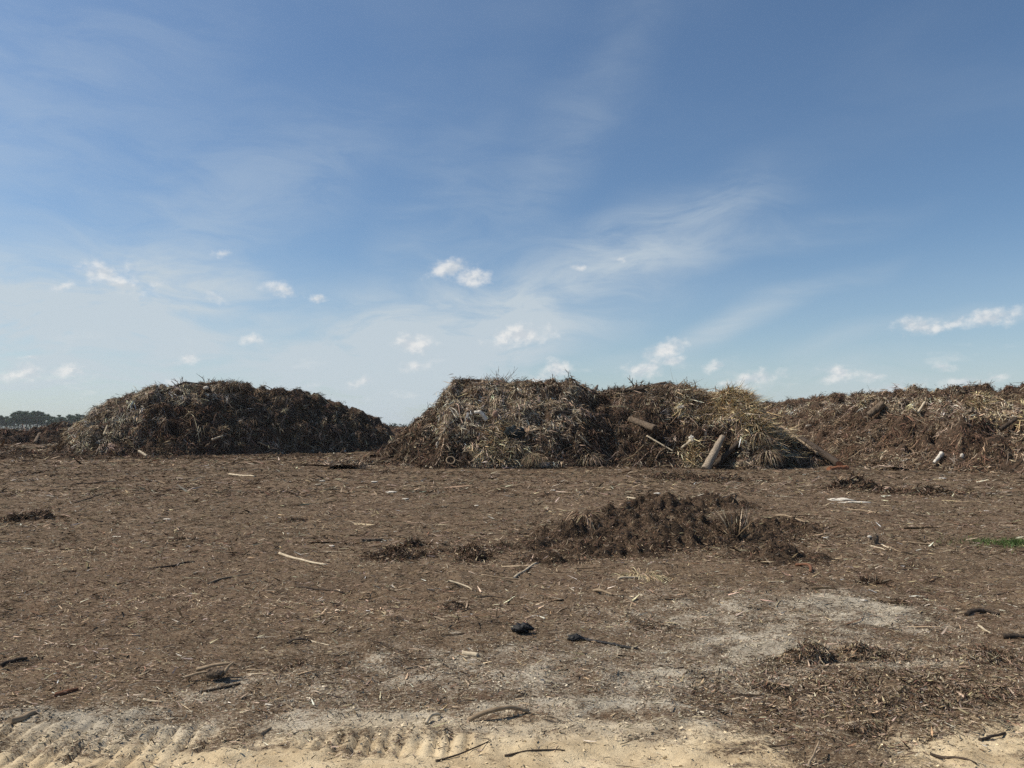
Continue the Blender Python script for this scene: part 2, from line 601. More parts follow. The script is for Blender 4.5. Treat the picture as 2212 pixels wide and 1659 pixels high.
def build_ground():
    xr = grow(4.6, 1500, .03, 1.045, 60)
    xs = np.array([-v for v in xr[::-1]] + list(np.arange(-4.58, 4.59, .019)) + xr)
    ys = np.array([-v for v in grow(0, 1500, .4, 1.16, 120)][::-1][:-1] + list(np.arange(0, 3.0, .1)) + list(np.arange(3.0, 6.5, .022)) +
                  grow(6.5, 1500, .03, 1.022, 60))
    X, Y = np.meshgrid(xs, ys)
    Z = G(X, Y)
    s, t = sand_fields(X, Y)
    nx, ny = len(xs), len(ys)
    i, j = np.meshgrid(np.arange(ny - 1), np.arange(nx - 1), indexing='ij')
    F = np.stack([i * nx + j, i * nx + j + 1, (i + 1) * nx + j + 1, (i + 1) * nx + j], -1).reshape(-1, 4)
    V = np.stack([X, Y, Z], -1).reshape(-1, 3)
    tanm = (s * t).ravel()
    isand = (tanm[F].mean(1) > .5)
    for nm, sel in (('ground', ~isand), ('sand', isand)):
        f = F[sel]
        used, inv = np.unique(f, return_inverse=True)
        me = make_mesh(nm, V[used], inv.reshape(-1, 4), M_GROUND, smooth=True, attrs={'sand': s.ravel()[used], 'tan': t.ravel()[used]})
        link(nm, me, kind='structure')


build_ground()

# ------------------------------------------------------------------ debris piles
SURF = []                              # every raised surface: (x0, y0, step, grid of z)


def lookup(x, y, rec):
    x0, y0, st, Z = rec
    u, v = (np.asarray(x, float) - x0) / st, (np.asarray(y, float) - y0) / st
    ok = (u >= 0) & (v >= 0) & (u < Z.shape[1] - 1) & (v < Z.shape[0] - 1)
    i, j = np.clip(v, 0, Z.shape[0] - 1.001).astype(int), np.clip(u, 0, Z.shape[1] - 1.001).astype(int)
    fu, fv = np.clip(u - j, 0, 1), np.clip(v - i, 0, 1)
    z = (Z[i, j] * (1 - fu) + Z[i, j + 1] * fu) * (1 - fv) + (Z[i + 1, j] * (1 - fu) + Z[i + 1, j + 1] * fu) * fv
    return np.where(ok, z, -9.0)


def surface(x, y):
    z = G(x, y)
    for rec in SURF:
        z = np.maximum(z, lookup(x, y, rec))
    return z


def hit(px, py):
    """the first point of the built surface along the line of sight through a measured place"""
    d = ray(px, py)
    Y = np.geomspace(2.5, 90, 6000)
    P = np.array([0, 0, CAM_H])[None] + d[None] * (Y / d[1])[:, None]
    below = np.nonzero(P[:, 2] <= surface(P[:, 0], P[:, 1]))[0]
    return P[below[0]] if len(below) else P[-1]


def grid_mesh(name, x0, x1, y0, y1, st, Hf, mat, cut=-.04):
    xs, ys = np.arange(x0, x1, st), np.arange(y0, y1, st)
    X, Y = np.meshgrid(xs, ys)
    Z = Hf(X, Y)
    SURF.append((x0, y0, st, Z))
    nx = len(xs)
    i, j = np.meshgrid(np.arange(len(ys) - 1), np.arange(nx - 1), indexing='ij')
    F = np.stack([i * nx + j, i * nx + j + 1, (i + 1) * nx + j + 1, (i + 1) * nx + j], -1).reshape(-1, 4)
    V = np.stack([X, Y, Z], -1).reshape(-1, 3)
    keep = (V[F][:, :, 2] - G(V[F][:, :, 0], V[F][:, :, 1])).max(1) > cut
    F = F[keep]
    used, inv = np.unique(F, return_inverse=True)
    V, F = V[used], inv.reshape(-1, 4)
    return make_mesh(name, V, F, mat, smooth=True), V, F


def sample_faces(V, F, n, weight=None):
    Q = V[F]
    nr = np.cross(Q[:, 2] - Q[:, 0], Q[:, 3] - Q[:, 1])
    ar = np.linalg.norm(nr, axis=1) * .5
    w = ar if weight is None else ar * weight(Q.mean(1))
    w = np.maximum(w, 0)
    k = rng.choice(len(F), n, p=w / w.sum())
    a, b = rng.random(n)[:, None], rng.random(n)[:, None]
    q = Q[k]
    P = (q[:, 0] * (1 - a) + q[:, 1] * a) * (1 - b) + (q[:, 3] * (1 - a) + q[:, 2] * a) * b
    N = norm(nr)[k]
    N[N[:, 2] < 0] *= -1
    return P, N


PAL = {'grey': (.305, .246, .182), 'tan': (.395, .305, .205), 'straw': (.56, .45, .285), 'gold': (.52, .385, .215),
       'brown': (.150, .104, .070), 'dark': (.046, .033, .025), 'red': (.135, .080, .055), 'pale': (.57, .49, .385),
       'olive': (.165, .146, .098)}


def tint(names, probs, n, var=.28):
    arr = np.array([PAL[k] for k in names])
    c = arr[rng.choice(len(names), n, p=np.array(probs) / np.sum(probs))]
    c = c * np.exp(rng.normal(0, var, (n, 1))) * np.exp(rng.normal(0, .05, (n, 3)))
    return np.clip(c, .006, .8)


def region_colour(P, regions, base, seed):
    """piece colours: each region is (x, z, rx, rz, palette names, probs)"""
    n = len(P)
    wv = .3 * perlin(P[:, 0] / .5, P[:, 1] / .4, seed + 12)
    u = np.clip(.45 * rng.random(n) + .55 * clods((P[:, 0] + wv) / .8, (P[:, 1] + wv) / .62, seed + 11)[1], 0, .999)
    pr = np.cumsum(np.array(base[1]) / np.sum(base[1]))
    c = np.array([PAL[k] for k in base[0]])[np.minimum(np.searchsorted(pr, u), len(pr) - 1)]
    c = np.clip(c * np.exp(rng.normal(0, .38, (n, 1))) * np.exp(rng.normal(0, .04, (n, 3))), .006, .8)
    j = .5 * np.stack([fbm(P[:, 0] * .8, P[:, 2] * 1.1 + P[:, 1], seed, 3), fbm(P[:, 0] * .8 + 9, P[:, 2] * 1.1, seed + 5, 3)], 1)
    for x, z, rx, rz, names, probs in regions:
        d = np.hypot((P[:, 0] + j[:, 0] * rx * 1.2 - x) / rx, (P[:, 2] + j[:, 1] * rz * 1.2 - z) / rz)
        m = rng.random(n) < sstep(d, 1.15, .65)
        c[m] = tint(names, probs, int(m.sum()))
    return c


def litter(V, F, rec, n_clump, per, n_chip, n_twig, regions, base, seed, Lr=(.14, .40), wr=(.014, .034), weight=None, crest=0.0):
    drape = lambda x, y: np.maximum(lookup(x, y, rec), G(x, y))
    parts = []
    w0 = weight if weight is not None else (lambda q: np.ones(len(q)))
    weight = lambda q: w0(q) * (.10 + sstep(fbm(q[:, 0] / 1.0, (q[:, 1] + q[:, 2]) / .8, seed + 400, 4), -.22, .14))
    # hanging clumps of fronds
    P, N = sample_faces(V, F, n_clump, weight)
    cc = region_colour(P, regions, base, seed)
    g = np.array([0, 0, -1.0])
    down = norm(g - N * (N @ g)[:, None] + rng.normal(0, .12, (n_clump, 3)))
    side = np.cross(N, down)
    ang = rng.normal(0, 1.15, n_clump)
    d0 = down * np.cos(ang)[:, None] + side * np.sin(ang)[:, None]
    Lc = rng.uniform(*Lr, n_clump) * np.exp(rng.normal(0, .15, n_clump))
    idx = np.repeat(np.arange(n_clump), rng.poisson(per, n_clump))
    n = len(idx)
    D = norm(d0[idx] + rng.normal(0, .30, (n, 3)) + N[idx] * rng.uniform(-.05, .45, (n, 1)))
    L = Lc[idx] * rng.uniform(.45, 1.1, n)
    Pp = P[idx] + rng.normal(0, .09, (n, 3)) + N[idx] * rng.uniform(0, .10, (n, 1))
    bend = np.stack([rng.normal(0, .12, n), rng.normal(0, .12, n), -rng.uniform(.0, .45, n)], 1)
    col = np.clip(cc[idx] * np.exp(rng.normal(0, .30, (n, 1))), .006, .8)
    parts.append(ribbons(Pp, D, L, rng.uniform(*wr, n), col, 4, bend, N[idx], .3, drape, rng.uniform(.0, .07, n), .7))
    # loose leaf and bark scraps
    P, N = sample_faces(V, F, n_chip, weight)
    col = region_colour(P, regions, base, seed)
    dn = norm(g - N * (N @ g)[:, None])
    sd = np.cross(N, dn)
    ang = 2.6 * fbm(P[:, 0] / 1.3, (P[:, 1] + P[:, 2]) / 1.3, seed + 31, 3) + rng.normal(0, .95, n_chip)
    D = norm(dn * np.cos(ang)[:, None] + sd * np.sin(ang)[:, None] + N * rng.normal(.05, .2, (n_chip, 1)))
    L = rng.lognormal(math.log(.145), .55, n_chip).clip(.04, .7)
    parts.append(ribbons(P + N * rng.uniform(-.01, .06, (n_chip, 1)), D, L, rng.uniform(.012, .045, n_chip), col, 2,
                         rng.normal(0, .18, (n_chip, 3)), N, .3, drape, -.01, .8))
    frond = cat_geo(parts)
    # twigs and thin branches
    P, N = sample_faces(V, F, n_twig, weight)
    col = tint(['grey', 'brown', 'dark', 'tan'], [.35, .35, .2, .1], n_twig)
    D = norm(rng.normal(0, 1, (n_twig, 3)))
    D = norm(D - N * (np.sum(D * N, 1) * .7)[:, None] + N * rng.uniform(0, .35, (n_twig, 1)))
    L = rng.lognormal(math.log(.75), .5, n_twig).clip(.25, 2.2)
    t = np.linspace(0, 1, 5)[None, :, None]
    B = rng.normal(0, .18, (n_twig, 3))
    C = P[:, None] + (D * L[:, None])[:, None] * (t - .3) + (B * L[:, None])[:, None] * (t - .5) ** 2 + rng.normal(0, .015, (n_twig, 5, 3))
    h = drape(C[..., 0].ravel(), C[..., 1].ravel()).reshape(n_twig, 5)
    C[..., 2] = np.clip(C[..., 2], h, h + .16)
    rad = rng.lognormal(math.log(.014), .45, n_twig)[:, None] * np.linspace(1, .45, 5)[None]
    twig = tubes(C, rad, col, 4)
    return frond, twig


def lumps(X, Y, seed, sc=1.0):
    wx, wy = .35 * perlin(X / .9, Y / .9, seed + 21), .35 * perlin(X / .9, Y / .9, seed + 22)
    return (1.30 * (billow((X + wx) / (2.3 * sc), (Y + wy) / (1.7 * sc), seed, 2) - .26) + .46 * (billow((X + wx) / (.75 * sc), (Y + wy) / (.55 * sc), seed + 3, 2) - .28)
            + .20 * fbm(X / .42, Y / .4, seed + 5, 3) + .52 * (clods((X + wx) / (.95 * sc), (Y + wy) / (.70 * sc), seed + 7)[0] - .4)
            + .24 * (clods((X + wx * .4) / (.36 * sc), (Y + wy * .4) / (.30 * sc), seed + 9)[0] - .4))


def ledges(X, Y, h, seed):
    """slumped steps: flatter shelves and steep faces at uneven heights"""
    ph = h / .95 + .9 * fbm(X / 1.6, Y / 3, seed + 201, 3)
    fr = ph - np.floor(ph)
    saw = np.where(fr < .68, fr / .68, (1 - fr) / .32) - .5
    a = .34 * sstep(h, .15, 1.2) * (.35 + .65 * sstep(perlin(X / 1.9, Y / 1.9, seed + 203), -.3, .3))
    pit = sstep(perlin(X / .85, Y / .7, seed + 205), .30, .62)
    return h + a * saw - .30 * pit * sstep(h, .3, 1.0)


def crest_profile(sil, depth):
    pts = np.array([at_depth(px, py, np.interp(px, [d[0] for d in depth], [d[1] for d in depth])) for px, py in sil])
    o = np.argsort(pts[:, 0])
    return pts[o, 0], np.maximum(pts[o, 2], -.3), pts[o, 1]


def transverse_pile(sil, yc, w0, back, seed, skew=0.0, flat=.8, amp=1.0):
    cx, cz, cy = crest_profile(sil, yc)
    zmax = cz.max()

    def Hf(X, Y):
        H = np.interp(X, cx, cz, left=-.4, right=-.4)
        wob = .5 * perlin(X / 3.1, Y / 3.1, seed + 50)
        w = w0 * np.clip(H / zmax, 0.05, 1) ** .6 * (1 + .07 * perlin(X / 2.6, 0.5, seed + 60))
        yc = np.interp(X, cx, cy)
        dy = Y - yc
        s = np.where(dy < 0, (-dy - flat) / np.maximum(w - flat, .2), (dy - flat) / back)
        s = np.clip(s, 0, 1.3)
        p = 1 - s ** 1.35
        gul = 1.5 * perlin((X + skew * (Y - yc)) / .75, (Y - yc) / 3.5, seed + 70)
        h = H * p
        fade = sstep(h, .05, 1.1) * (1 - .45 * sstep(p, .75, 1.0))
        h = h + amp * fade * (lumps(X, Y, seed) + .22 * gul + .15 * wob) * .95
        h = h + .14 * fbm(X / .8, Y / .6, seed + 90, 3) * sstep(h, -.2, .3)
        h = ledges(X, Y, h, seed)
        if h.ndim == 2:                # keep the measured ridge line
            top = h.max(0)
            H0 = H[0]
            k = np.clip(np.where(H0 > .5, np.maximum(H0, .3) / np.maximum(top, .3), 1.0), .6, 1.6)
            m = 7
            k = np.convolve(np.pad(k, m, 'edge'), np.ones(2 * m + 1) / (2 * m + 1), 'valid')
            h = np.where(h > 0, h * (1 + (k[None] - 1) * sstep(p, .2, .9)), h)
        return h - .05
    return Hf


SIL_MID = [(815, 1000), (835, 985), (850, 948), (880, 932), (930, 885), (960, 856), (982, 822), (1040, 820), (1100, 824), (1200, 822),
           (1238, 820), (1262, 836), (1300, 845), (1340, 838), (1400, 832), (1440, 830), (1470, 834), (1500, 846), (1550, 842), (1600, 848),
           (1625, 876), (1660, 910), (1700, 945), (1750, 982), (1800, 1006), (1830, 1020)]
SIL_LEFT = [(112, 985), (130, 968), (180, 920), (230, 876), (260, 856), (330, 836), (400, 830), (455, 826), (470, 822), (520, 826),
            (560, 838), (620, 838), (680, 847), (740, 872), (800, 892), (830, 912), (852, 938), (880, 962)]


def world_regions(lst, depth):
    out = []
    for px, py, rx, ry, names, probs in lst:
        p = at_depth(px, py, depth)
        s = K / FPX * depth
        out.append((p[0], p[2], rx * s, ry * s, names, probs))
    return out


def build_pile(label, args, box, st, regions, depth, base, counts, seed, group='tall yard waste piles', weight=None, **kw):
    root = empty('debris_pile', ((box[0] + box[1]) / 2, (box[2] + box[3]) / 2, 0), label, 'debris pile', group)
    inv = Matrix.Translation(-root.location)
    me, V, F = grid_mesh('mound', *box, st, args, M_SOIL)
    rec = SURF[-1]
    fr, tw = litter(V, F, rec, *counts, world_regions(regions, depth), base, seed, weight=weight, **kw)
    for nm, m in (('mound', me), ('frond_litter', make_mesh('frond_litter', fr[0], fr[1], M_LITTER, fr[2])),
                  ('twig_litter', make_mesh('twig_litter', tw[0], tw[1], M_LITTER, tw[2]))):
        m.transform(inv)
        link(nm, m, root, kind='stuff' if 'litter' in nm else None)
    return root


DRY = (['dark', 'brown', 'red', 'grey', 'tan', 'pale'], [.22, .28, .06, .29, .12, .03])
EARTH = (['dark', 'brown', 'red', 'grey'], [.56, .26, .12, .06])
STRAW = (['straw', 'gold', 'tan', 'grey'], [.42, .18, .28, .12])
MATTED = (['gold', 'straw', 'pale', 'tan', 'grey', 'brown'], [.18, .38, .12, .18, .09, .05])
GREY = (['grey', 'tan', 'pale', 'brown', 'dark'], [.40, .26, .20, .08, .06])  # grey fronds, pale share raised to paint sunlight on pile flanks


def front_only(y0):
    return lambda Pm: np.where(Pm[:, 1] < y0, 1.0, .12)


# pile in the middle
EX = at_depth(1340, 925, 32.6)[0]
build_pile('steep middle debris pile with golden straw on one hump and logs sticking out',
           transverse_pile(SIL_MID, [(815, 34.2), (1000, 34.2), (1180, 34.3), (1290, 34.9), (1440, 34.9), (1540, 33.7), (1700, 33.4), (1840, 33.2)], 4.3, 4.0, 101, amp=.95), (-7.5, 15.5, 29.2, 39.5), .07,
           [(1330, 925, 150, 70, *EARTH), (1250, 960, 130, 60, *EARTH), (1000, 985, 140, 40, *EARTH), (1430, 960, 120, 60, *EARTH),
            (1085, 890, 190, 75, *GREY), (1080, 978, 70, 30, *STRAW), (1100, 1000, 110, 16, *GREY),  # first GREY: dry fronds, paled further to paint the sunlit left half
            (1555, 878, 115, 46, *MATTED), (1620, 925, 70, 45, *MATTED), (1700, 950, 50, 20, *MATTED), (1480, 990, 36, 26, *STRAW), (1680, 980, 80, 40, *EARTH),
            (1385, 850, 90, 30, ['brown', 'grey', 'dark'], [.4, .3, .3])], 32.5, DRY, (3200, 10, 95000, 1900), 201,
           weight=lambda q: front_only(36.0)(q) * (1 - .30 * sstep(np.hypot((q[:, 0] - EX) / 2.6, (q[:, 2] - 1.75) / 1.15), 1.15, .7)))
# pile on the left, its right half coloured darker for painted shade and finer dark litter
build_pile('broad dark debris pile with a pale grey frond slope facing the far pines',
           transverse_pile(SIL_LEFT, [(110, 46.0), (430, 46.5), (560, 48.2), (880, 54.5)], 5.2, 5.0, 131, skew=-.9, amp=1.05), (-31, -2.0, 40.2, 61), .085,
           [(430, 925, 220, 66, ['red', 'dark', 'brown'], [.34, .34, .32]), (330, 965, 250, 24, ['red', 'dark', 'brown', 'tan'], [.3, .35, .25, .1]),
            (240, 910, 130, 66, *GREY), (360, 850, 110, 26, *GREY), (660, 910, 230, 80, ['dark', 'brown', 'grey', 'olive'], [.36, .36, .20, .08])],  # GREY paints the sunlit flank paler; last region adds shade to dark litter
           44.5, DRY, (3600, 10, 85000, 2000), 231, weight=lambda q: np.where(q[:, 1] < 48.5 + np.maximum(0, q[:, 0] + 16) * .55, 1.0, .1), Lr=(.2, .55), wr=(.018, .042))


# long row of debris on the right that runs away from the camera
def right_height(X, Y):
    sp = [(20.6, 72, 3.2, 6.0), (20.2, 58, 3.3, 6.0), (20.0, 44, 3.25, 6.0), (20.0, 36, 3.15, 6.0), (21.4, 32.2, 3.05, 6.2), (25.0, 30.2, 2.85, 6.2), (34, 29.0, 2.8, 6.2)]
    best = np.full(np.shape(X), -9.0)
    for (xa, ya, ha, wa), (xb, yb, hb, wb) in zip(sp[:-1], sp[1:]):
        dx, dy = xb - xa, yb - ya
        t = np.clip(((X - xa) * dx + (Y - ya) * dy) / (dx * dx + dy * dy), 0, 1)
        d = np.hypot(X - xa - t * dx, Y - ya - t * dy)
        s = np.clip((d - .9) / (wa - .9), 0, 1.25)
        best = np.maximum(best, (ha + (hb - ha) * t) * (1 - s ** 1.25))
    fade = sstep(best, .05, 1.0) * (1 - .35 * sstep(best, 2.9, 3.6))
    best = ledges(X, Y, best, 161)
    return best + fade * lumps(X, Y, 161, 1.0) * .9 + .12 * fbm(X / .8, Y / .6, 175, 3) * sstep(best, -.2, .3) - .04


build_pile('long grey brown debris row running away behind the middle pile',
           right_height, (12.5, 33, 22.0, 78.0), .09,
           [(1900, 858, 130, 14, *GREY), (2110, 890, 70, 40, *MATTED), (1900, 850, 50, 16, *MATTED),
            (2150, 985, 160, 42, ['dark', 'brown', 'red', 'tan'], [.3, .35, .2, .15]), (2050, 880, 90, 26, *GREY)],
           32.0, (['dark', 'red', 'brown', 'grey', 'tan', 'pale'], [.16, .20, .32, .23, .07, .02]), (3800, 10, 120000, 2600), 261,
           weight=lambda Pm: np.where(Pm[:, 0] - np.maximum(0, (36 - Pm[:, 1])) * .9 < 21.5, np.where(Pm[:, 1] < 48, 1.0, .45), .12))


# two far low heaps on the left
def low_heap(cx, cy, rx, ry, h, seed, rough=.5, sc=.7):
    def Hf(X, Y):
        d = np.hypot((X - cx) / rx, (Y - cy) / ry) + .22 * fbm(X / (rx * .7), Y / (ry * .7), seed + 1, 3)
        b = h * (1 - np.clip(d, 0, 1.4) ** 1.6)
        return b + rough * h * sstep(b, 0, h * .5) * lumps(X, Y, seed, sc) + G(X, Y) - .03
    return Hf


for lab, px0, px1, ptop, D, seed in (('small dark debris heap with a grey stump on it below the far pines', 66, 200, 921, 75, 301),
                                     ('small dark debris heap partly cut off by the picture edge below the far pines', -80, 66, 930, 72, 331)):
    a, b = at_depth(px0, ptop, D), at_depth(px1, ptop, D)
    cx, rx, h = (a[0] + b[0]) / 2, (b[0] - a[0]) / 2 * 1.15, a[2] * 1.05
    build_pile(lab, low_heap(cx, D, rx, 4.0, h, seed, .55, .8), (cx - rx * 1.6, cx + rx * 1.6, D - 7, D + 7), .14, [], D,
               (['dark', 'red', 'brown', 'grey', 'pale'], [.4, .25, .2, .12, .03]), (400, 9, 5000, 250), seed, group='low debris heaps below the pines',
               Lr=(.4, 1.1), wr=(.03, .06))
for lab, px, py, D, rx, h, seed in (('distant low brown heap seen through the gap between the two big piles', 862, 932, 88, 7.0, 1.5, 351),):
    c = at_depth(px, py, D)
    build_pile(lab, low_heap(c[0], D, rx, 4.0, h, seed, .4, .8), (c[0] - rx * 1.6, c[0] + rx * 1.6, D - 7, D + 7), .15, [], D,
               (['dark', 'red', 'brown', 'grey'], [.4, .25, .25, .1]), (250, 9, 2000, 300), seed, group='low debris heaps far off', Lr=(.4, 1.1), wr=(.03, .06))

# ------------------------------------------------------------------ low mulch heaps on the yard
HEAPS = []


def mulch_heap(label, blobs, step, seed, n_chip, Lc=.08, group='low mulch heaps on the yard', dark=False):
    """blobs: (px, py, half width m, half depth m, height m)"""
    bl = [(*gp(px, py)[:2], rx, ry, h) for px, py, rx, ry, h in blobs]
    x0, x1 = min(b[0] - b[2] * 1.7 for b in bl), max(b[0] + b[2] * 1.7 for b in bl)
    y0, y1 = min(b[1] - b[3] * 1.7 for b in bl), max(b[1] + b[3] * 1.7 for b in bl)

    def Hf(X, Y):
        tot = np.full(X.shape, -.25)
        for x, y, rx, ry, h in bl:
            d = np.hypot((X - x) / rx, (Y - y) / ry) + .38 * fbm(X / (rx * .6), Y / (ry * .6), seed + 1, 3)
            tot = np.maximum(tot, h * np.clip(1.08 - d, 0, 1) ** 1.25 - .018 - np.clip(d - 1, 0, 3) * .05)
        hm = max(b[4] for b in bl)
        f = sstep(tot, -.01, hm * .35)
        n = 1.35 * (billow(X / .62, Y / .5, seed + 5, 3) - .25) + .32 * fbm(X / .16, Y / .15, seed + 8, 3)
        return G(X, Y) + tot * .90 + f * n * min(.42, hm * 1.6) - .012
    me, V, F = grid_mesh('mulch_heap', x0, x1, y0, y1, step, Hf, M_HEAP, -.02)
    rec = SURF[-1]
    root = empty('mulch_heap', ((x0 + x1) / 2, (y0 + y1) / 2, 0), label, 'mulch heap', group)
    inv = Matrix.Translation(-root.location)
    above = lambda Pm: (Pm[:, 2] > G(Pm[:, 0], Pm[:, 1]) - .01) * 1.0
    P, N = sample_faces(V, F, n_chip, above)
    D = norm(rng.normal(0, 1, (n_chip, 3)))
    D = norm(D - N * (np.sum(D * N, 1) * .82)[:, None])
    L = rng.lognormal(math.log(Lc), .6, n_chip).clip(Lc * .3, Lc * 2.8)
    names, pr = (['dark', 'brown', 'red', 'grey', 'tan'], [.40, .36, .11, .09, .04]) if dark else (['dark', 'brown', 'red', 'grey', 'tan'], [.20, .34, .07, .24, .15])
    col = tint(names, pr, n_chip)
    fr = ribbons(P + N * rng.uniform(-.005, .012, (n_chip, 1)), D, L, L * rng.uniform(.10, .26, n_chip), col, 2, rng.normal(0, .2, (n_chip, 3)), N, .3, None, 0, .7)
    nh = int(n_chip * .45)
    b = np.array(bl)[rng.choice(len(bl), nh, p=[q[2] * q[3] / sum(w[2] * w[3] for w in bl) for q in bl])]
    aa, rr = rng.random(nh) * 2 * np.pi, 1 + np.abs(rng.normal(0, .33, nh)) - .25
    hx, hy = b[:, 0] + np.cos(aa) * rr * b[:, 2], b[:, 1] + np.sin(aa) * rr * b[:, 3]
    Ph = np.stack([hx, hy, np.maximum(G(hx, hy), lookup(hx, hy, rec)) + .003], 1)
    Lh = rng.lognormal(math.log(Lc), .55, nh).clip(Lc * .3, Lc * 2.5)
    Dh = rng.normal(0, 1, (nh, 3)) * [1, 1, .22]
    fr = cat_geo([fr, ribbons(Ph, Dh, Lh, Lh * rng.uniform(.12, .3, nh), tint(names, pr, nh), 2, rng.normal(0, .15, (nh, 3)), None, .3, None, 0, .6)])
    me.transform(inv)
    link('mound', me, root)
    m2 = make_mesh('chip_litter', fr[0], fr[1], M_CHIPS, fr[2])
    m2.transform(inv)
    link('chip_litter', m2, root, kind='stuff')
    return root


mulch_heap('broad churned heap of dark mulch, the largest one in the open yard',
           [(1440, 1150, 2.3, 1.9, .15), (1180, 1185, 1.1, .6, .10), (1060, 1195, .9, .45, .05), (950, 1195, .8, .4, .045), (1240, 1160, .75, .55, .30), (1330, 1130, .8, .7, .34), (1430, 1105, 1.0, .9, .34), (1540, 1090, 1.0, 1.0, .28), (1330, 1200, .9, .45, .20),
            (1450, 1180, 1.1, .7, .24), (1590, 1160, .9, .8, .26), (1690, 1140, .8, .9, .18), (1680, 1210, .8, .45, .16), (1200, 1215, .55, .3, .14)],
           .03, 401, 80000, .028, dark=True)
mulch_heap('small clod of dark mulch left of the broad heap beside a brown log', [(860, 1205, .42, .35, .16), (895, 1180, .22, .2, .14)], .02, 421, 9000, .030, dark=True)
mulch_heap('narrow clod of dark mulch just left of the broad heap behind the slanting pale stick', [(1025, 1205, .20, .45, .17)], .02, 431, 7000, .030, dark=True)
mulch_heap('low spread of brown mulch chips reaching over the pale sand',
           [(1760, 1425, .40, .14, .10), (1880, 1420, .42, .16, .11), (1800, 1490, .9, .40, .05), (1990, 1500, .8, .40, .06), (2140, 1430, .35, .2, .09),
            (1850, 1570, .5, .25, .035)], .018, 441, 42000, .020)
mulch_heap('small dark mulch mound near the foot of the long debris row', [(1845, 1052, .85, .7, .30)], .05, 451, 6600, .065, dark=True)
mulch_heap('low dark ridge of mulch in front of the leaning palm trunk', [(1470, 1034, 1.1, .7, .12), (1560, 1036, 1.3, .7, .13)], .06, 461, 7800, .065, dark=True)
mulch_heap('flat dark mulch patch left of the green grass patch', [(1990, 1064, 1.2, .8, .10)], .06, 471, 4500, .065, dark=True)
mulch_heap('low dark mulch bank along the foot of the left pile', [(40, 990, 3.0, 1.2, .22), (170, 992, 2.0, .8, .14), (380, 990, 4, .7, .15), (640, 985, 4, .8, .12)], .09, 481, 12000, .08, dark=True)
mulch_heap('low dark mulch bank along the foot of the middle pile', [(830, 1004, 2.2, .5, .12), (1000, 1008, 2.2, .5, .10), (1250, 1012, 3, .5, .10)], .08, 491, 9600, .065, dark=True)
mulch_heap('tiny dark clod of mulch below the broad heap, beside reddish bark', [(1890, 1257, .16, .12, .09)], .015, 495, 900, .04, dark=True)


for px, py, w, lab in ((395, 1166, .20, 'dark mulch clod with a stick beside it on plain ground left of the brown log'),
                       (640, 1122, .26, 'dark mulch clod between the far pale stick and the long kinked stick'),
                       (60, 1124, .55, 'wide dark mulch clod near the picture edge before the left pile'),
                       (1085, 1062, .20, 'dark mulch clod before the middle of the steep pile foot'),
                       (1012, 1093, .16, 'dark mulch clod behind the narrow heap on the yard'),
                       (1972, 1217, .18, 'dark mulch clod below the palm stalks and the brown stump'),
                       (2130, 1408, .22, 'dark mulch clod right of the chip spread near the black branch stub'),
                       (985, 1318, .12, 'dark mulch clod above the bamboo piece on bare ground'),
                       (1415, 1352, .14, 'dark mulch clod right of the crumpled black plastic lump'),
                       (640, 1440, .12, 'dark mulch clod right of the pale slats'),
                       (1935, 1300, .16, 'dark mulch clod on the edge of the pale dusty patch')):
    mulch_heap(lab, [(px, py, w, w * .7, w * .25)], max(.014, w * .09), 500 + px, 1800, max(.016, w * .085), 'small dark clods on the yard', True)

# ------------------------------------------------------------------ single pieces of wood and scrap
def rod(name, pts, rad, mat, sides=10, rough=.08, caps=True, seed=1, flat=1.0, rings=14):
    """a mesh following the points, radius interpolated, with uneven skin; returned around its own middle"""
    pts = np.array(pts, float)
    rad = np.array(rad, float)
    u = np.linspace(0, 1, len(pts))
    t = np.linspace(0, 1, rings)
    C = np.stack([np.interp(t, u, pts[:, i]) for i in range(3)], 1)
    for _ in range(2):
        C[1:-1] = .25 * C[:-2] + .5 * C[1:-1] + .25 * C[2:]
    r = np.interp(t, np.linspace(0, 1, len(rad)), rad)
    T = norm(np.gradient(C, axis=0))
    U = norm(np.cross(T, np.array([0.05, .03, 1.0])))
    W = np.cross(U, T)
    a = np.linspace(0, 2 * np.pi, sides, endpoint=False)
    nz = 1 + rough * perlin(np.cos(a)[None] * 1.6 + t[:, None] * 7, np.sin(a)[None] * 1.6 + seed * 3.7, seed) * 1.5
    V = C[:, None] + (r[:, None] * nz)[..., None] * (np.cos(a)[None, :, None] * U[:, None] + flat * np.sin(a)[None, :, None] * W[:, None])
    mid = C.mean(0)
    verts = [tuple(v) for v in (V.reshape(-1, 3) - mid)]
    faces = []
    for i in range(rings - 1):
        for j in range(sides):
            j2 = (j + 1) % sides
            faces.append((i * sides + j, i * sides + j2, (i + 1) * sides + j2, (i + 1) * sides + j))
    if caps:
        for base, sgn in ((0, -1), ((rings - 1) * sides, 1)):
            ring = [base + j for j in range(sides)]
            faces.append(tuple(ring[::-1] if sgn < 0 else ring))
    me = bpy.data.meshes.new(name)
    me.from_pydata(verts, [], faces)
    for p in me.polygons:
        p.use_smooth = len(p.vertices) == 4
    me.materials.append(mat)
    return me, mid, V - mid


def put(name, me, loc, label, cat, group=None, parent=None):
    o = link(name, me, parent, label, cat, group)
    o.location = Vector(loc)
    return o


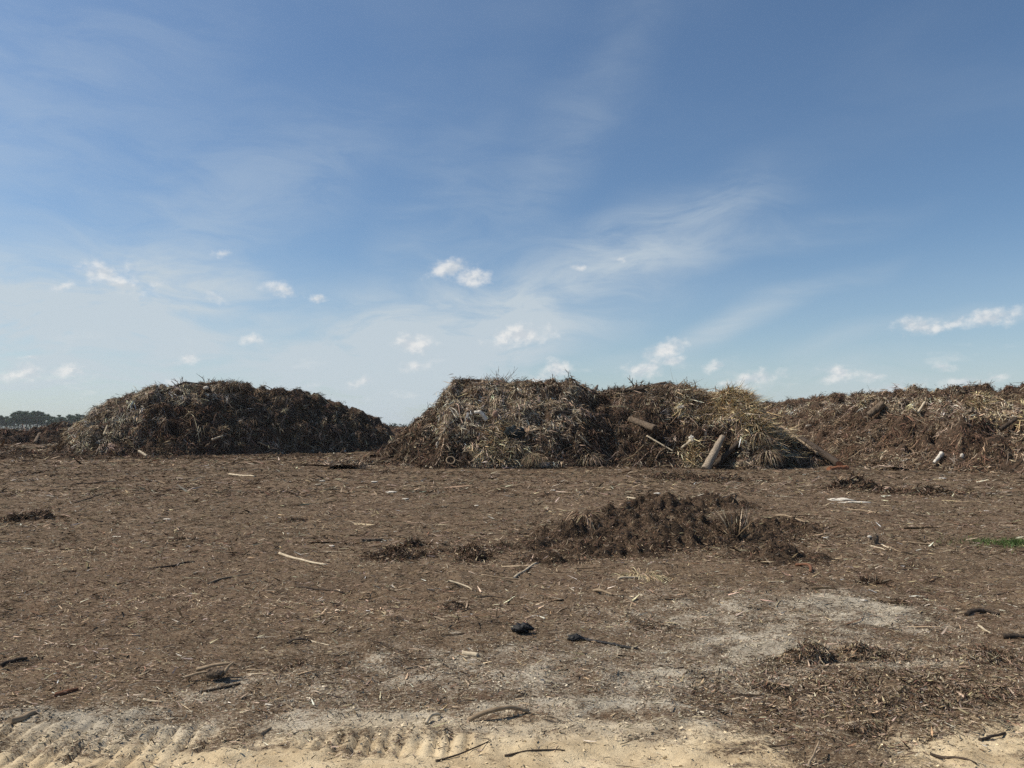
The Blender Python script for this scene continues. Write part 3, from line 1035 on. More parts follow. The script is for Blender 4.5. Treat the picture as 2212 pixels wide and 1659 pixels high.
def ground_stick(p1, p2, r, mat, label, name='stick', cat='stick', bend=0, up=0.0, taper=.6, group=None, flat=1.0, sides=8, lift=.6, mid_up=0.0, wig=.15):
    r = r * .68
    a, b = hit(*p1), hit(*p2)
    L = np.linalg.norm(b - a)
    n = 7
    t = np.linspace(0, 1, n)
    P = a[None] + (b - a)[None] * t[:, None]
    sd = norm(np.cross(b - a, [0, 0, 1.0]))
    P += sd[None] * (bend * L * 4 * t * (1 - t))[:, None]
    P += sd[None] * (wig * r * 3 * rng.normal(0, 1, n))[:, None]
    P[:, 2] = surface(P[:, 0], P[:, 1]) + r * lift * flat
    P[:, 2] = np.maximum(P[:, 2], np.linspace(P[0, 2], P[-1, 2], n) - .3 * r) + up * t * L + mid_up * 4 * t * (1 - t)
    me, mid, _ = rod(name, P, np.array([r, r * (1 + taper) / 2, r * taper]), mat, sides, .1, True, rng.integers(1, 99), flat)
    return put(name, me, mid, label, cat, group)


ground_stick((605, 1197), (705, 1222), .028, M_PALEWOOD, 'long pale slightly kinked stick lying alone on bare mulch', bend=.04)
ground_stick((495, 1026), (550, 1031), .06, M_PALEWOOD, 'pale straight stick lying near the foot of the dark left pile')
ground_stick((779, 1171), (827, 1170), .05, M_BARK, 'short thick brown log lying left of the small mulch clod', 'log', 'log', taper=.9)
ground_stick((1108, 1250), (1160, 1218), .022, M_PALEWOOD, 'pale slanting stick pointing away at the near edge of the broad mulch heap', taper=.8)
ground_stick((968, 1256), (1020, 1276), .016, M_PALEWOOD, 'thin curved pale twig below the narrow mulch clod', 'twig', 'twig', bend=-.12)
ground_stick((1040, 1243), (1120, 1252), .014, M_TANWOOD, 'tan twig lying flat beneath the slanting pale stick', 'twig', 'twig', bend=.03)
ground_stick((1258, 1383), (1378, 1404), .020, M_BLACK, 'thin black pipe lying straight on pale dusty ground', 'pipe', 'pipe', taper=.7, wig=.02)
ground_stick((1012, 1559), (1140, 1536), .022, M_TANWOOD, 'long arched tan palm stalk at the edge of the sand', 'palm_stalk', 'palm stalk', bend=.10, taper=.75, mid_up=.05)
ground_stick((922, 1566), (952, 1548), .016, M_PALEWOOD, 'broken pale wood chunk beside the arched palm stalk', 'wood_chunk', 'wood chunk', taper=.6, mid_up=.03)
ground_stick((534, 1448), (594, 1452), .020, M_TANWOOD, 'flat pale slat lying beside the knotted root chunk', 'slat', 'slat', flat=.4)
ground_stick((536, 1458), (580, 1456), .018, M_PALEWOOD, 'shorter pale slat just below another slat by the root chunk', 'slat', 'slat', flat=.4)
ground_stick((672, 1386), (712, 1395), .015, M_PALEWOOD, 'pale tip of a palm stalk beside a dark bark strip', 'palm_stalk', 'palm stalk', flat=.6)
ground_stick((622, 1390), (672, 1387), .026, M_DARKBARK, 'dark curled bark strip touching a pale palm stalk tip', 'bark_strip', 'bark', flat=.5, mid_up=.03)
ground_stick((312, 1512), (352, 1518), .012, M_PALEWOOD, 'small pale twig at the edge of the cleat marked sand', 'twig', 'twig', bend=.06)
ground_stick((430, 1497), (520, 1478), .012, M_DARKBARK, 'thin dark twig slanting below the knotted root chunk', 'twig', 'twig')
ground_stick((2085, 1330), (2122, 1322), .030, M_DARKBARK, 'crooked dark branch lying near the picture edge on pale mulch', 'branch', 'branch', taper=.9, mid_up=.02)
ground_stick((2118, 1321), (2160, 1330), .028, M_DARKBARK, 'dark branch end continuing a crooked dark branch', 'branch', 'branch', taper=.5)
ground_stick((2116, 1352), (2140, 1370), .022, M_PALEWOOD, 'short pale plank piece below the crooked dark branch', 'plank', 'plank', flat=.5)
ground_stick((2170, 1380), (2212, 1378), .035, M_DARKBARK, 'thick dark branch stub cut off by the picture edge', 'branch', 'branch')
ground_stick((118, 1505), (168, 1492), .022, M_RUST, 'rusty red bark piece on the mulch above the cleat marks', 'bark_strip', 'bark', taper=.8)
ground_stick((1000, 1414), (1032, 1419), .025, M_PALEWOOD, 'short cream coloured bamboo piece with bands', 'bamboo_piece', 'bamboo piece', taper=1.0, wig=0)
ground_stick((1015, 1436), (1040, 1440), .014, M_TANWOOD, 'curled tan bark bit just below the bamboo piece', 'bark_strip', 'bark', bend=.15)
ground_stick((870, 1448), (930, 1436), .014, M_TANWOOD, 'thin tan stick with a dark end left of the bamboo piece', bend=-.05)
ground_stick((1285, 1278), (1325, 1288), .024, M_TANWOOD, 'twisted pale branch below the broad mulch heap', 'branch', 'branch', bend=.08, mid_up=.03)
ground_stick((1290, 1280), (1303, 1270), .013, M_TANWOOD, 'short twig forking up from the twisted pale branch', 'twig', 'twig', up=.4)
ground_stick((1660, 1258), (1700, 1256), .012, M_PALEWOOD, 'slim pale twig under the reddish bark pieces', 'twig', 'twig')
ground_stick((1335, 1252), (1392, 1250), .022, M_PALEWOOD, 'pale stick in front of the dry straw tuft', bend=.02)
ground_stick((1690, 1238), (1712, 1246), .035, M_PINK, 'pinkish bark piece lying lowest beside the reddish bark', 'bark_strip', 'bark', flat=.5)
ground_stick((1722, 1222), (1752, 1238), .040, M_RUST, 'curved reddish bark piece at the edge of the broad mulch heap', 'bark_strip', 'bark', flat=.6, bend=-.15, mid_up=.05)
ground_stick((1880, 1180), (1912, 1190), .030, M_PALEWOOD, 'pale palm stalk nearest to the short brown stump', 'palm_stalk', 'palm stalk', flat=.6)
ground_stick((1905, 1178), (1925, 1190), .028, M_PALEWOOD, 'pale palm stalk between two others beside the brown stump', 'palm_stalk', 'palm stalk', flat=.6)
ground_stick((1918, 1182), (1948, 1194), .028, M_TANWOOD, 'tan palm stalk farthest from the short brown stump', 'palm_stalk', 'palm stalk', flat=.6)
ground_stick((1950, 1172), (2030, 1178), .020, M_TANWOOD, 'long tan stick pointing from the palm stalks toward the grass')
ground_stick((1830, 1100), (1905, 1111), .03, M_TANWOOD, 'tan stick lying behind the brown stump', bend=.06)
ground_stick((2065, 1085), (2140, 1090), .025, M_TANWOOD, 'tan stick lying beyond the green grass patch')
ground_stick((1675, 1115), (1740, 1130), .030, M_TANWOOD, 'bare stick poking out on the far side of the broad heap', bend=.05, mid_up=.05)
ground_stick((1540, 1085), (1590, 1068), .028, M_TANWOOD, 'forked stick lying across the top of the broad heap', bend=.03, mid_up=.06)
ground_stick((1355, 1075), (1395, 1083), .025, M_PALEWOOD, 'pale bent stick behind the broad mulch heap')
ground_stick((1360, 1006), (1392, 1003), .04, M_PALEWOOD, 'pale stick at the foot of the middle pile below the dark earth')
ground_stick((20, 1561), (78, 1541), .030, M_TANWOOD, 'weathered short log half sunk among cleat marks in the sand', 'log', 'log', taper=.85, lift=.3)
ground_stick((560, 1590), (585, 1574), .020, M_TANWOOD, 'stubby wood chunk in the sand left of the cleat marks', 'wood_chunk', 'wood chunk', lift=.3)
ground_stick((1090, 1636), (1220, 1622), .008, M_DARKBARK, 'thin dark twig lying on the pale sand by the picture bottom', 'twig', 'twig', bend=-.04)
ground_stick((940, 1645), (1060, 1600), .008, M_DARKBARK, 'slender dark root across the sand below the arched palm stalk', 'twig', 'twig', bend=.05)
ground_stick((1660, 1612), (1720, 1604), .006, M_DARKBARK, 'hair thin dark twig on clean sand left of the chip spread', 'twig', 'twig', bend=.1)
ground_stick((2010, 1632), (2110, 1652), .012, M_DARKBARK, 'dark twig on the sand right of the chip spread', 'twig', 'twig')
ground_stick((1830, 1566), (1905, 1556), .016, M_PALEWOOD, 'pale splintered slat on the chip spread over the sand', 'slat', 'slat', flat=.4)
ground_stick((1745, 1660), (1770, 1628), .010, M_TANWOOD, 'tan splinter standing up from the chip spread', 'splinter', 'splinter', up=.2)
ground_stick((155, 1048), (255, 1040), .03, M_DARKBARK, 'dark branch lying flat before the left pile', 'branch', 'branch')
ground_stick((640, 1270), (745, 1283), .02, M_DARKBARK, 'dark thin branch on plain mulch below the long pale stick', 'branch', 'branch')
ground_stick((330, 1228), (420, 1215), .02, M_DARKBARK, 'dark bent branch on plain mulch left of the long pale stick', 'branch', 'branch', bend=.06)
ground_stick((450, 1262), (545, 1240), .018, M_TANWOOD, 'curved tan stick left of the long pale stick', bend=-.14)
ground_stick((160, 1088), (245, 1062), .03, M_DARKBARK, 'dark slanting branch on open mulch', 'branch', 'branch')
ground_stick((495, 1060), (560, 1065), .03, M_DARKBARK, 'dark branch with bare twigs in front of the left pile', 'branch', 'branch')
ground_stick((0, 1440), (58, 1425), .024, M_DARKBARK, 'dark stick entering at the picture edge on mulch')
ground_stick((2115, 1600), (2170, 1585), .014, M_DARKBARK, 'dark twig bundle on clean sand by the picture edge', 'twig', 'twig')


def tube_ring(name, c, r, w, nrm, mat, a0=0, a1=2 * math.pi):
    t = np.linspace(a0, a1, 22)
    nrm = norm(np.array(nrm, float))
    u = norm(np.cross(nrm, [0, .1, 1.0]))
    v = np.cross(nrm, u)
    P = np.array(c)[None] + r * (np.cos(t)[:, None] * u + np.sin(t)[:, None] * v)
    return rod(name, P, [w, w], mat, 8, .05, True, 5, 1, 30)


def blob(name, r, mat, seed, squash=(1, 1, .7), rough=.35, freq=1.5, sub=4):
    import bmesh
    bm = bmesh.new()
    bmesh.ops.create_icosphere(bm, subdivisions=sub, radius=1)
    co = np.array([v.co for v in bm.verts])
    d = 1 + rough * (fbm(co[:, 0] * freq + co[:, 2] * .7 * freq, co[:, 1] * freq - co[:, 2] * .6 * freq, seed, 4)) * 1.6
    d -= rough * .5 * billow(co[:, 0] * freq * 2 + co[:, 2], co[:, 1] * freq * 2 + co[:, 2] * 2, seed + 3, 2)
    for v, k in zip(bm.verts, d):
        v.co = Vector((v.co.x * squash[0] * k, v.co.y * squash[1] * k, v.co.z * squash[2] * k)) * r
    me = bpy.data.meshes.new(name)
    bm.to_mesh(me)
    bm.free()
    for p in me.polygons:
        p.use_smooth = True
    me.materials.append(mat)
    return me


def on_surface(px, py, dz=0):
    p = hit(px, py)
    p[2] = surface(p[0], p[1]) + dz
    return p


put('plastic_bag', blob('plastic_bag', .060, M_BLACK, 4, (1.25, .8, .60), .75, 2.6), on_surface(1128, 1368, .04),
    'crumpled black plastic lump sitting on bare mulch', 'plastic bag')
put('plastic_scrap', blob('plastic_scrap', .05, M_BLACK, 9, (1.3, .7, .5), .5, 2), on_surface(1243, 1382, .015), 'small black scrap at the end of the thin black pipe', 'scrap')

# knotted root chunk with two arms
root = empty('root_chunk', on_surface(468, 1470), 'knotted brown root chunk with short arms near two pale slats', 'root')
put('knot', blob('knot', .058, M_BARK, 14, (1.1, .7, .6), .5, 1.6), (0, 0, .05), None, None, parent=root)
for a, b, r, nm in (((-.16, .06, .05), (.08, .05, .10), .014, 'arm'), ((.05, .0, .05), (.10, .03, .11), .013, 'arm'), ((-.20, -.02, .03), (-.02, 0, .06), .009, 'arm')):
    me, mid, _ = rod(nm, [a, tuple((np.array(a) + b) / 2 + [0, 0, .01]), b], [r, r * .8, r * .6], M_TANWOOD, 8, .1)
    put(nm, me, mid, None, None, parent=root)

# stump with a white top
p = on_surface(1886, 1174)
st = empty('stump', p, 'short brown stump with pale scrap beside pale palm stalks', 'stump')
me, mid, _ = rod('trunk', [(0, 0, -.04), (.01, .01, .05), (.03, .03, .11)], [.075, .07, .062], M_BARK, 14, .12)
put('trunk', me, mid, None, None, parent=st)
put('pale_chip', blob('pale_chip', .030, M_WHITE, 5, (1, .7, .6), .3, 1.5, 3), (-.06, -.02, .10), None, None, parent=st)

# scraps of white stuff lying on the mulch
for i, (px, py, r, lab) in enumerate([
        (2036, 1035, .16, 'white scrap at the foot of the long debris row'), (695, 1040, .10, 'small white scrap right of the far pale stick'),
        (845, 1065, .15, 'flattened white scrap on open mulch before the gap between piles'), (876, 1079, .09, 'pair like white crumb below the flattened white scrap'),
        (808, 1042, .12, 'rounded white scrap nearest to the gap between the big piles'), (360, 1123, .08, 'white leaf shaped scrap on plain mulch far from the piles'),
        (1030, 1093, .06, 'lone pale chip behind the narrow mulch clod'), (1866, 1298, .04, 'bright white pebble on mulch above the pale dusty patch'),
        (1420, 1067, .10, 'off white flat scrap behind the broad heap'), (1195, 1060, .08, 'white chip before the middle pile foot'),
        (718, 1180, .05, 'tiny pale scrap right of the brown log row')]):
    put('scrap', blob('scrap', r * .72, M_WHITE, 20 + i, (1.2, .8, .28), .4, 1.6, 3), on_surface(px, py, r * .12), lab, 'scrap', 'white scraps on the ground')
# spilled white powder strip
for i, (px, py, rx, ry, h, lab) in enumerate([(1815, 1081, .30, .16, .05, 'long white spill of sawdust behind the brown stump'),
                                              (1850, 1086, .34, .08, .03, 'thin pale tail of the white sawdust spill')]):
    put('sawdust_spill', blob('sawdust_spill', 1.0, M_WHITE, 60 + i, (rx, ry, h), .5, 1.8), on_surface(px, py, 0), lab, 'sawdust')

# ---- logs and trunks on the piles
def log(p1, p2, depth_shift, r1, r2, mat, label, name='log', cat='log', end=None, end_at=1, lift=.4, zup=(0, 0), toward=(0, 0), bendz=0):
    a, b = hit(*p1), hit(*p2)
    a = a + np.array([0, -toward[0], zup[0]])
    b = b + np.array([0, -toward[1], zup[1]])
    a[2] += r1 * lift
    b[2] += r2 * lift
    m = (a + b) / 2 + np.array([0, 0, bendz])
    me, mid, V = rod(name, [a, m, b], [r1, (r1 + r2) / 2, r2], mat, 16, .20, True, rng.integers(1, 99), 1, 22)
    o = put(name, me, mid, label, cat)
    if end:
        ring = V[-1 if end_at else 0]
        c = ring.mean(0)
        ax = norm(c - V[-3 if end_at else 2].mean(0))
        vs = [tuple(c + ax * .012)] + [tuple(c + (q - c) * .93 + ax * .010) for q in ring]
        k = len(ring)
        fs = [(0, 1 + j, 1 + (j + 1) % k) for j in range(k)] if end_at else [(0, 1 + (j + 1) % k, 1 + j) for j in range(k)]
        e = bpy.data.meshes.new('cut_end')
        e.from_pydata(vs, [], fs)
        e.materials.append(end)
        link('cut_end', e, o)
    return o


log((1362, 908), (1410, 936), 0, .13, .15, M_BARK, 'brown log jutting out of the dark earth of the middle pile', end=M_DARKBARK, toward=(-.1, .55), zup=(0, .12))
log((1518, 1013), (1556, 948), 0, .18, .11, M_PALMTRUNK, 'tall pale palm trunk leaning on the foot of the middle pile', 'palm_log', 'palm log', toward=(.35, .35), zup=(-.1, .05))
log((1540, 1010), (1590, 960), 0, .13, .10, M_DARKBARK, 'dark log leaning just behind the pale palm trunk', toward=(.2, .2))
log((1725, 950), (1800, 1010), 0, .10, .14, M_DARKBARK, 'long dark trunk lying down the slope with orange cut end', 'trunk', 'tree trunk', end=M_ORANGE, toward=(.3, .55), zup=(.1, .1))
log((1778, 1014), (1818, 1012), 0, .09, .11, M_ORANGE, 'orange split log at the corner of the middle pile', toward=(.5, .5))
log((1685, 925), (1760, 985), 0, .05, .06, M_TANWOOD, 'long pale branch running down the outer slope of the straw hump', 'branch', 'branch', toward=(.25, .25), zup=(.1, .1))
log((1372, 846), (1438, 829), 0, .10, .15, M_BARK, 'thick broken log lying along the ridge of the middle pile', end=M_CUT, zup=(.05, .1))
log((1330, 850), (1392, 846), 0, .06, .08, M_DARKBARK, 'thin dark branch on the ridge beside the thick broken log', 'branch', 'branch', zup=(.05, .1))
log((1664 * .77, 852), (1291, 835), 0, .13, .10, M_BARK, 'stubby root stump pointing up from the ridge of the middle pile', 'stump', 'stump', zup=(0, .1))
log((1630, 880), (1690, 935), 0, .05, .06, M_TANWOOD, 'slim pale branch over the edge of the straw hump', 'branch', 'branch', toward=(.2, .2))
log((1195, 893), (1310, 900), 0, .10, .08, M_DARKBARK, 'dark log lying level inside the middle pile earth', toward=(.15, .1))
log((1250, 940), (1276, 965), 0, .03, .03, M_PALEWOOD, 'thin pale stick on the dark earth of the middle pile', 'stick', 'stick', toward=(.2, .2))
log((1395, 942), (1452, 975), 0, .035, .03, M_PALEWOOD, 'thin pale stick slanting below the jutting brown log', 'stick', 'stick', toward=(.2, .2))
log((1490, 952), (1468, 968), 0, .05, .04, M_PALEWOOD, 'bone pale curved stick beside a white bag on the middle pile', 'stick', 'stick', toward=(.3, .3))
log((1025, 893), (1052, 910), 0, .07, .09, M_WHITE, 'white curved palm sheath on the grey side of the middle pile', 'palm_sheath', 'palm sheath', toward=(.25, .3), bendz=.18)
log((2008, 1000), (2026, 980), 0, .05, .09, M_WHITE, 'white post like stick on the long debris row', 'stick', 'stick', toward=(.3, .3))
log((2060, 905), (2095, 888), 0, .10, .13, M_BARK, 'grey brown log lying on the slope of the long debris row', toward=(.3, .3))
log((2150, 930), (2185, 905), 0, .08, .07, M_DARKBARK, 'dark log near the picture edge on the long debris row', toward=(.3, .3))
log((1870, 900), (1900, 875), 0, .15, .17, M_BARK, 'thick weathered stump leaning on the far slope of the long debris row', 'stump', 'stump', toward=(.3, .4))
log((1890, 1000), (1900, 978), 0, .04, .035, M_PALEWOOD, 'upright pale stick at the foot of the long debris row', 'stick', 'stick', toward=(.4, .3))
log((1990, 870), (1975, 892), 0, .05, .05, M_PALEWOOD, 'short pale branch high on the long debris row', 'branch', 'branch', toward=(.3, .3))
log((2060, 965), (2070, 945), 0, .03, .03, M_TANWOOD, 'orange tan stick standing on the long debris row', 'stick', 'stick', toward=(.3, .2))
log((310, 975), (328, 985), 0, .075, .06, M_PALEWOOD, 'pale split wood chunk at the foot of the left pile', 'wood_chunk', 'wood chunk', toward=(.5, .6))
log((462, 950), (486, 942), 0, .05, .05, M_PALEWOOD, 'short pale stick low on the dark side of the left pile', 'stick', 'stick', toward=(.3, .3))
log((232, 940), (238, 920), 0, .05, .035, M_PALEWOOD, 'whitish stick standing on the frond slope of the left pile', 'stick', 'stick', toward=(.4, .3))
log((84, 958), (93, 938), 0, .16, .15, M_BARK, 'grey stump standing on the small heap below the pines', 'stump', 'stump', toward=(.6, .5))
log((560, 955), (585, 965), 0, .045, .04, M_TANWOOD, 'tan stick low on the shaded slope of the left pile', 'stick', 'stick', toward=(.3, .3))
log((355, 850), (440, 838), 0, .05, .04, M_DARKBARK, 'long dark branch arching over the ridge of the left pile', 'branch', 'branch', zup=(.1, .2), bendz=.35)
log((400, 842), (455, 848), 0, .045, .03, M_DARKBARK, 'dark bare branch beside the arching branch on the left ridge', 'branch', 'branch', zup=(.15, .1), bendz=.2)

for i, (px, py, r, sq, mat, nm, lab, c) in enumerate([
        (1492, 951, .20, (.65, .5, 1.0), M_WHITE, 'bag', 'white bag standing out low on the straw hump', 'bag'),
        (1512, 985, .15, (.6, .5, 1.0), M_PINK, 'scrap', 'pinkish torn scrap between the white bag and palm trunk', 'scrap'),
        (947, 962, .17, (.45, .4, 1.0), M_WHITE, 'bottle_scrap', 'white upright scrap low on the middle pile left end', 'scrap'),
        (1112, 935, .36, (1.2, .5, .8), M_CLOTH, 'tarp', 'dark crumpled cloth half buried in the middle pile', 'cloth'),
        (1175, 1003, .20, (1.25, .8, .6), M_STONE, 'rock', 'pale grey rock at the foot of the middle pile', 'rock'),
        (1470, 880, .14, (1.1, .6, .5), M_WHITE, 'scrap', 'white torn scrap among the straw near the top', 'scrap'),
        (1745, 920, .14, (1.1, .6, .5), M_WHITE, 'scrap', 'white scrap between the straw hump and long debris row', 'scrap'),
        (1070, 895, .16, (.7, .6, 1.0), M_PINK, 'scrap', 'pinkish scrap right of the white palm sheath', 'scrap'),
        (330, 850, .14, (1.2, .7, .6), M_PINK, 'scrap', 'pale pink scrap near the ridge of the left pile', 'scrap'),
        (448, 838, .14, (1.2, .7, .7), M_WHITE, 'scrap', 'whitish scrap on the ridge of the left pile', 'scrap'),
        (2072, 985, .10, (.7, .6, 1.0), M_WHITE, 'scrap', 'tiny white scrap right of the white post like stick', 'scrap'),
        (745, 975, .12, (1, .7, .8), M_WHITE, 'scrap', 'white speck at the foot of the left pile shaded end', 'scrap')]):
    q = hit(px, py) + np.array([0, -.18, 0])
    put(nm, blob(nm, r, mat, 80 + i, sq, .45, 1.8, 4), q, lab, c)

c = on_surface(974, 999, .05)
me, mid, _ = tube_ring('hoop', c + [0, -.10, .02],   .17, .03, (.1, -.9, .6), M_TANWOOD)
put('hoop', me, mid, 'tan hoop half buried at the foot of the middle pile', 'hoop')


# ---- rounded tufts of straw and brush
def tuft(px, py, r, n, pal, label, name='straw_tuft', cat='straw', hang=True, L=(.4, .8), w=(.012, .028), toward=.15, squash=(1, .8, .8), group=None):
    o = hit(px, py) + np.array([0, -toward, 0])
    u = norm(rng.normal(0, 1, (n, 3)))
    u[:, 2] = np.abs(u[:, 2]) * (1 if hang else 1)
    P = u * np.array(squash) * r * rng.uniform(.35, 1.0, (n, 1))
    if hang:
        D = norm(u * np.array([1, 1, .2]) + rng.normal(0, .25, (n, 3)) + np.array([0, -.2, .0]))
        bend = np.stack([np.zeros(n), np.zeros(n), -rng.uniform(.5, 1.1, n)], 1)
    else:
        D = norm(u + np.array([0, 0, .9]) + rng.normal(0, .3, (n, 3)))
        bend = rng.normal(0, .25, (n, 3))
    V, F, c = ribbons(P, D, rng.uniform(*L, n) * r * 1.3, rng.uniform(*w, n), tint(*pal, n), 4, bend, u, .25, None, 0, .5)
    return put(name, make_mesh(name, V, F, M_LITTER, c), o, label, cat, group)


tuft(1110, 968, .38, 260, (['straw', 'tan', 'grey', 'brown'], [.3, .3, .25, .15]), 'drooping clump of bleached straw low on the middle pile', L=(.4, 1.0))
tuft(1155, 996, .48, 900, (['brown', 'olive', 'tan'], [.5, .2, .3]), 'round brown straw tuft at the pile foot beside the grey rock', L=(.3, .6), w=(.008, .018))
def straw_mat(px, py, rx, ry, n, pal, label, L=(.25, .8)):
    o = hit(px, py)
    a, q = rng.random(n) * 2 * np.pi, rng.random(n) ** .7 * (1 + .35 * rng.normal(0, .5, n))
    x, y = o[0] + np.cos(a) * q * rx, o[1] + np.sin(a) * q * ry
    P = np.stack([x, y, surface(x, y) + rng.uniform(0, .10, n)], 1)
    th = 2.2 * fbm(x / .6, y / .6, int(px), 3) + rng.normal(0, .5, n) - 1.2
    D = np.stack([np.cos(th), np.sin(th), rng.normal(0, .2, n)], 1)
    V, F, c = ribbons(P, D, rng.uniform(*L, n), rng.uniform(.016, .042, n), tint(*pal, n, .30), 4, rng.normal(0, .3, (n, 3)), None, .3, surface, rng.uniform(0, .05, n), .6)
    return put('straw_mat', make_mesh('straw_mat', V - o, F, M_LITTER, c), o, label, 'straw', 'straw mats on the hump')


straw_mat(1575, 870, 1.25, .9, 2600, MATTED, 'large matted golden straw cap on the hump of the middle pile')
straw_mat(1505, 885, .8, .8, 1300, (['tan', 'pale', 'grey', 'brown'], [.38, .17, .3, .15]), 'paler matted straw beside the golden cap on the hump')
straw_mat(1640, 915, .8, .7, 1300, MATTED, 'matted golden straw spilling off the hump toward the long debris row')
straw_mat(1700, 960, .5, .5, 380, MATTED, 'smaller spill of golden straw low on the outer slope')
straw_mat(2110, 880, .6, .5, 260, MATTED, 'bleached matted straw high on the long debris row')
straw_mat(1885, 860, .6, .5, 140, MATTED, 'small matted straw spot on the far ridge of the long debris row')
straw_mat(1490, 992, .5, .35, 420, MATTED, 'golden straw scatter at the foot of the pile near the palm log')
straw_mat(1085, 975, .75, .5, 800, (['straw', 'tan', 'pale', 'grey'], [.3, .32, .1, .28]), 'bleached straw mat low on the middle pile')
for px, py, r, lab in ((1655, 985, .42, 'dark frond tuft right of the leaning palm log at the pile foot'),
                       (1705, 990, .40, 'brown frond tuft low on the shaded end of the middle pile'),
                       (1752, 1000, .34, 'small brown frond tuft beside the orange cut log end'),
                       (1640, 950, .45, 'ragged brown frond tuft under the golden straw spill')):
    tuft(px, py, r, 420, (['brown', 'grey', 'dark', 'tan'], [.36, .3, .2, .14]), lab, 'frond_tuft', 'fronds', L=(.35, .9), w=(.014, .034), group='frond tufts at the shaded end')
tuft(1275, 995, .45, 420, DRY, 'grey brown frond tuft at the foot of the dark earth')
tuft(1385, 1247, .22, 420, STRAW, 'low dry straw tuft lying before the broad mulch heap', L=(.5, .9), w=(.003, .008), squash=(1.3, .6, .25), toward=0)
tuft(1265, 1120, .22, 110, (['brown', 'tan', 'red'], [.5, .3, .2]), 'fanned dead frond standing on the broad mulch heap', 'dead_frond', 'frond', L=(.7, 1.2), w=(.006, .014), toward=0)
tuft(1590, 1160, .24, 90, (['dark', 'brown', 'grey'], [.5, .3, .2]), 'dark fanned frond standing in the broad mulch heap', 'dead_frond', 'frond', L=(.7, 1.2), w=(.008, .016), hang=False, toward=0)


# ---- bare brush that stands up along the ridges
def spray(px, py, depth, h, n, label, lean=0.0, r=.012, spread=.5, name='dry_brush', cat='brush', fork=3):
    base = at_depth(px, py, depth)
    base[2] = surface(base[0], base[1]) - .1
    C, rd = [], []
    r = r * 1.5
    for i in range(n):
        d = np.array([rng.normal(lean, spread), rng.normal(0, spread * .6), 1.0])
        L = h * rng.uniform(.5, 1.05)
        t = np.linspace(0, 1, 6)[:, None]
        b = rng.normal(0, .25, 3)
        c = np.array([rng.normal(0, .05), rng.normal(0, .05), 0])[None] + d[None] / np.linalg.norm(d) * L * t + b[None] * L * t ** 2
        C.append(c)
        rd.append(r * np.linspace(1, .35, 6))
        for _ in range(fork):
            k = rng.integers(1, 5)
            d2 = d + rng.normal(0, .8, 3)
            L2 = L * rng.uniform(.2, .5)
            C.append(c[k][None] + d2[None] / np.linalg.norm(d2) * L2 * t + rng.normal(0, .2, 3)[None] * L2 * t ** 2)
            rd.append(r * .6 * np.linspace(1, .4, 6))
    C, rd = np.array(C), np.array(rd)
    V, F, c = tubes(C, rd, tint(['grey', 'brown', 'dark'], [.35, .4, .25], len(C)), 4)
    return put(name, make_mesh(name, V, F, M_LITTER, c), base, label, cat)


spray(1075, 826, 34.6, .95, 26, 'wispy grey weeds standing on the flat top of the middle pile', .2, .009, .55)
spray(1045, 826, 34.6, .5, 16, 'short grey weeds left of the wispy weeds on the ridge', .1, .009, .6)
spray(1507, 856, 34.6, .85, 1, 'single dark post like twig standing behind the straw hump', 0, .03, .03, 'twig', 'twig', 0)
spray(1547, 850, 34.6, .45, 1, 'short dark twig standing above the golden straw mat', 0, .025, .05, 'twig', 'twig', 0)
spray(878, 932, 34.4, .6, 2, 'thin forked twig standing at the left end of the middle pile', .05, .018, .12, 'twig', 'twig', 2)
spray(1345, 846, 34.6, .55, 12, 'tangled branches on the ridge left of the thick broken log', 0, .018, .9)
spray(1470, 843, 34.6, .5, 12, 'tangled twigs on the ridge right of the thick broken log', 0, .016, .8)
spray(1195, 828, 34.6, .35, 8, 'short upright twigs on the flat top of the middle pile', 0, .015, .5)
spray(1265, 850, 34.6, .5, 6, 'spiky roots on the dip in the middle pile ridge', 0, .03, .7)
spray(1925, 842, 33.5, .95, 8, 'tall thin dry stems on the ridge of the long debris row', 0, .012, .3)
spray(1850, 850, 40, .8, 9, 'short brush on the far ridge of the long debris row', 0, .014, .7)
spray(2050, 832, 32.5, .6, 22, 'matted dark branches on the ridge of the long debris row', 0, .020, 1.1)
spray(2110, 830, 32.5, .75, 18, 'arching bare brush on the highest part of the long debris row', .3, .012, .9)
spray(2190, 832, 31.5, .4, 18, 'low bare brush on the long debris row at the picture edge', 0, .012, .9)
spray(1760, 862, 50, .8, 8, 'faint brush on the farthest visible ridge of the long debris row', 0, .02, .9)
spray(400, 838, 47, .8, 12, 'bare branches sticking out of the left pile ridge', -.3, .022, .9)
spray(450, 836, 47, .9, 8, 'curved bare twigs on the left pile ridge beside a whitish scrap', .3, .018, .7)
spray(560, 846, 47, .6, 9, 'upright thin twigs on the falling ridge of the left pile', 0, .014, .5)
spray(660, 850, 47, .7, 9, 'thin twigs on the lower ridge of the left pile', .2, .014, .5)
spray(740, 874, 47, .55, 8, 'sparse twigs near the shaded end of the left pile', .2, .014, .5)
spray(805, 1652, 3.72, .17, 1, 'small dark bent sprig standing in the sand', 0, .003, .3, 'sprig', 'sprig', 2)
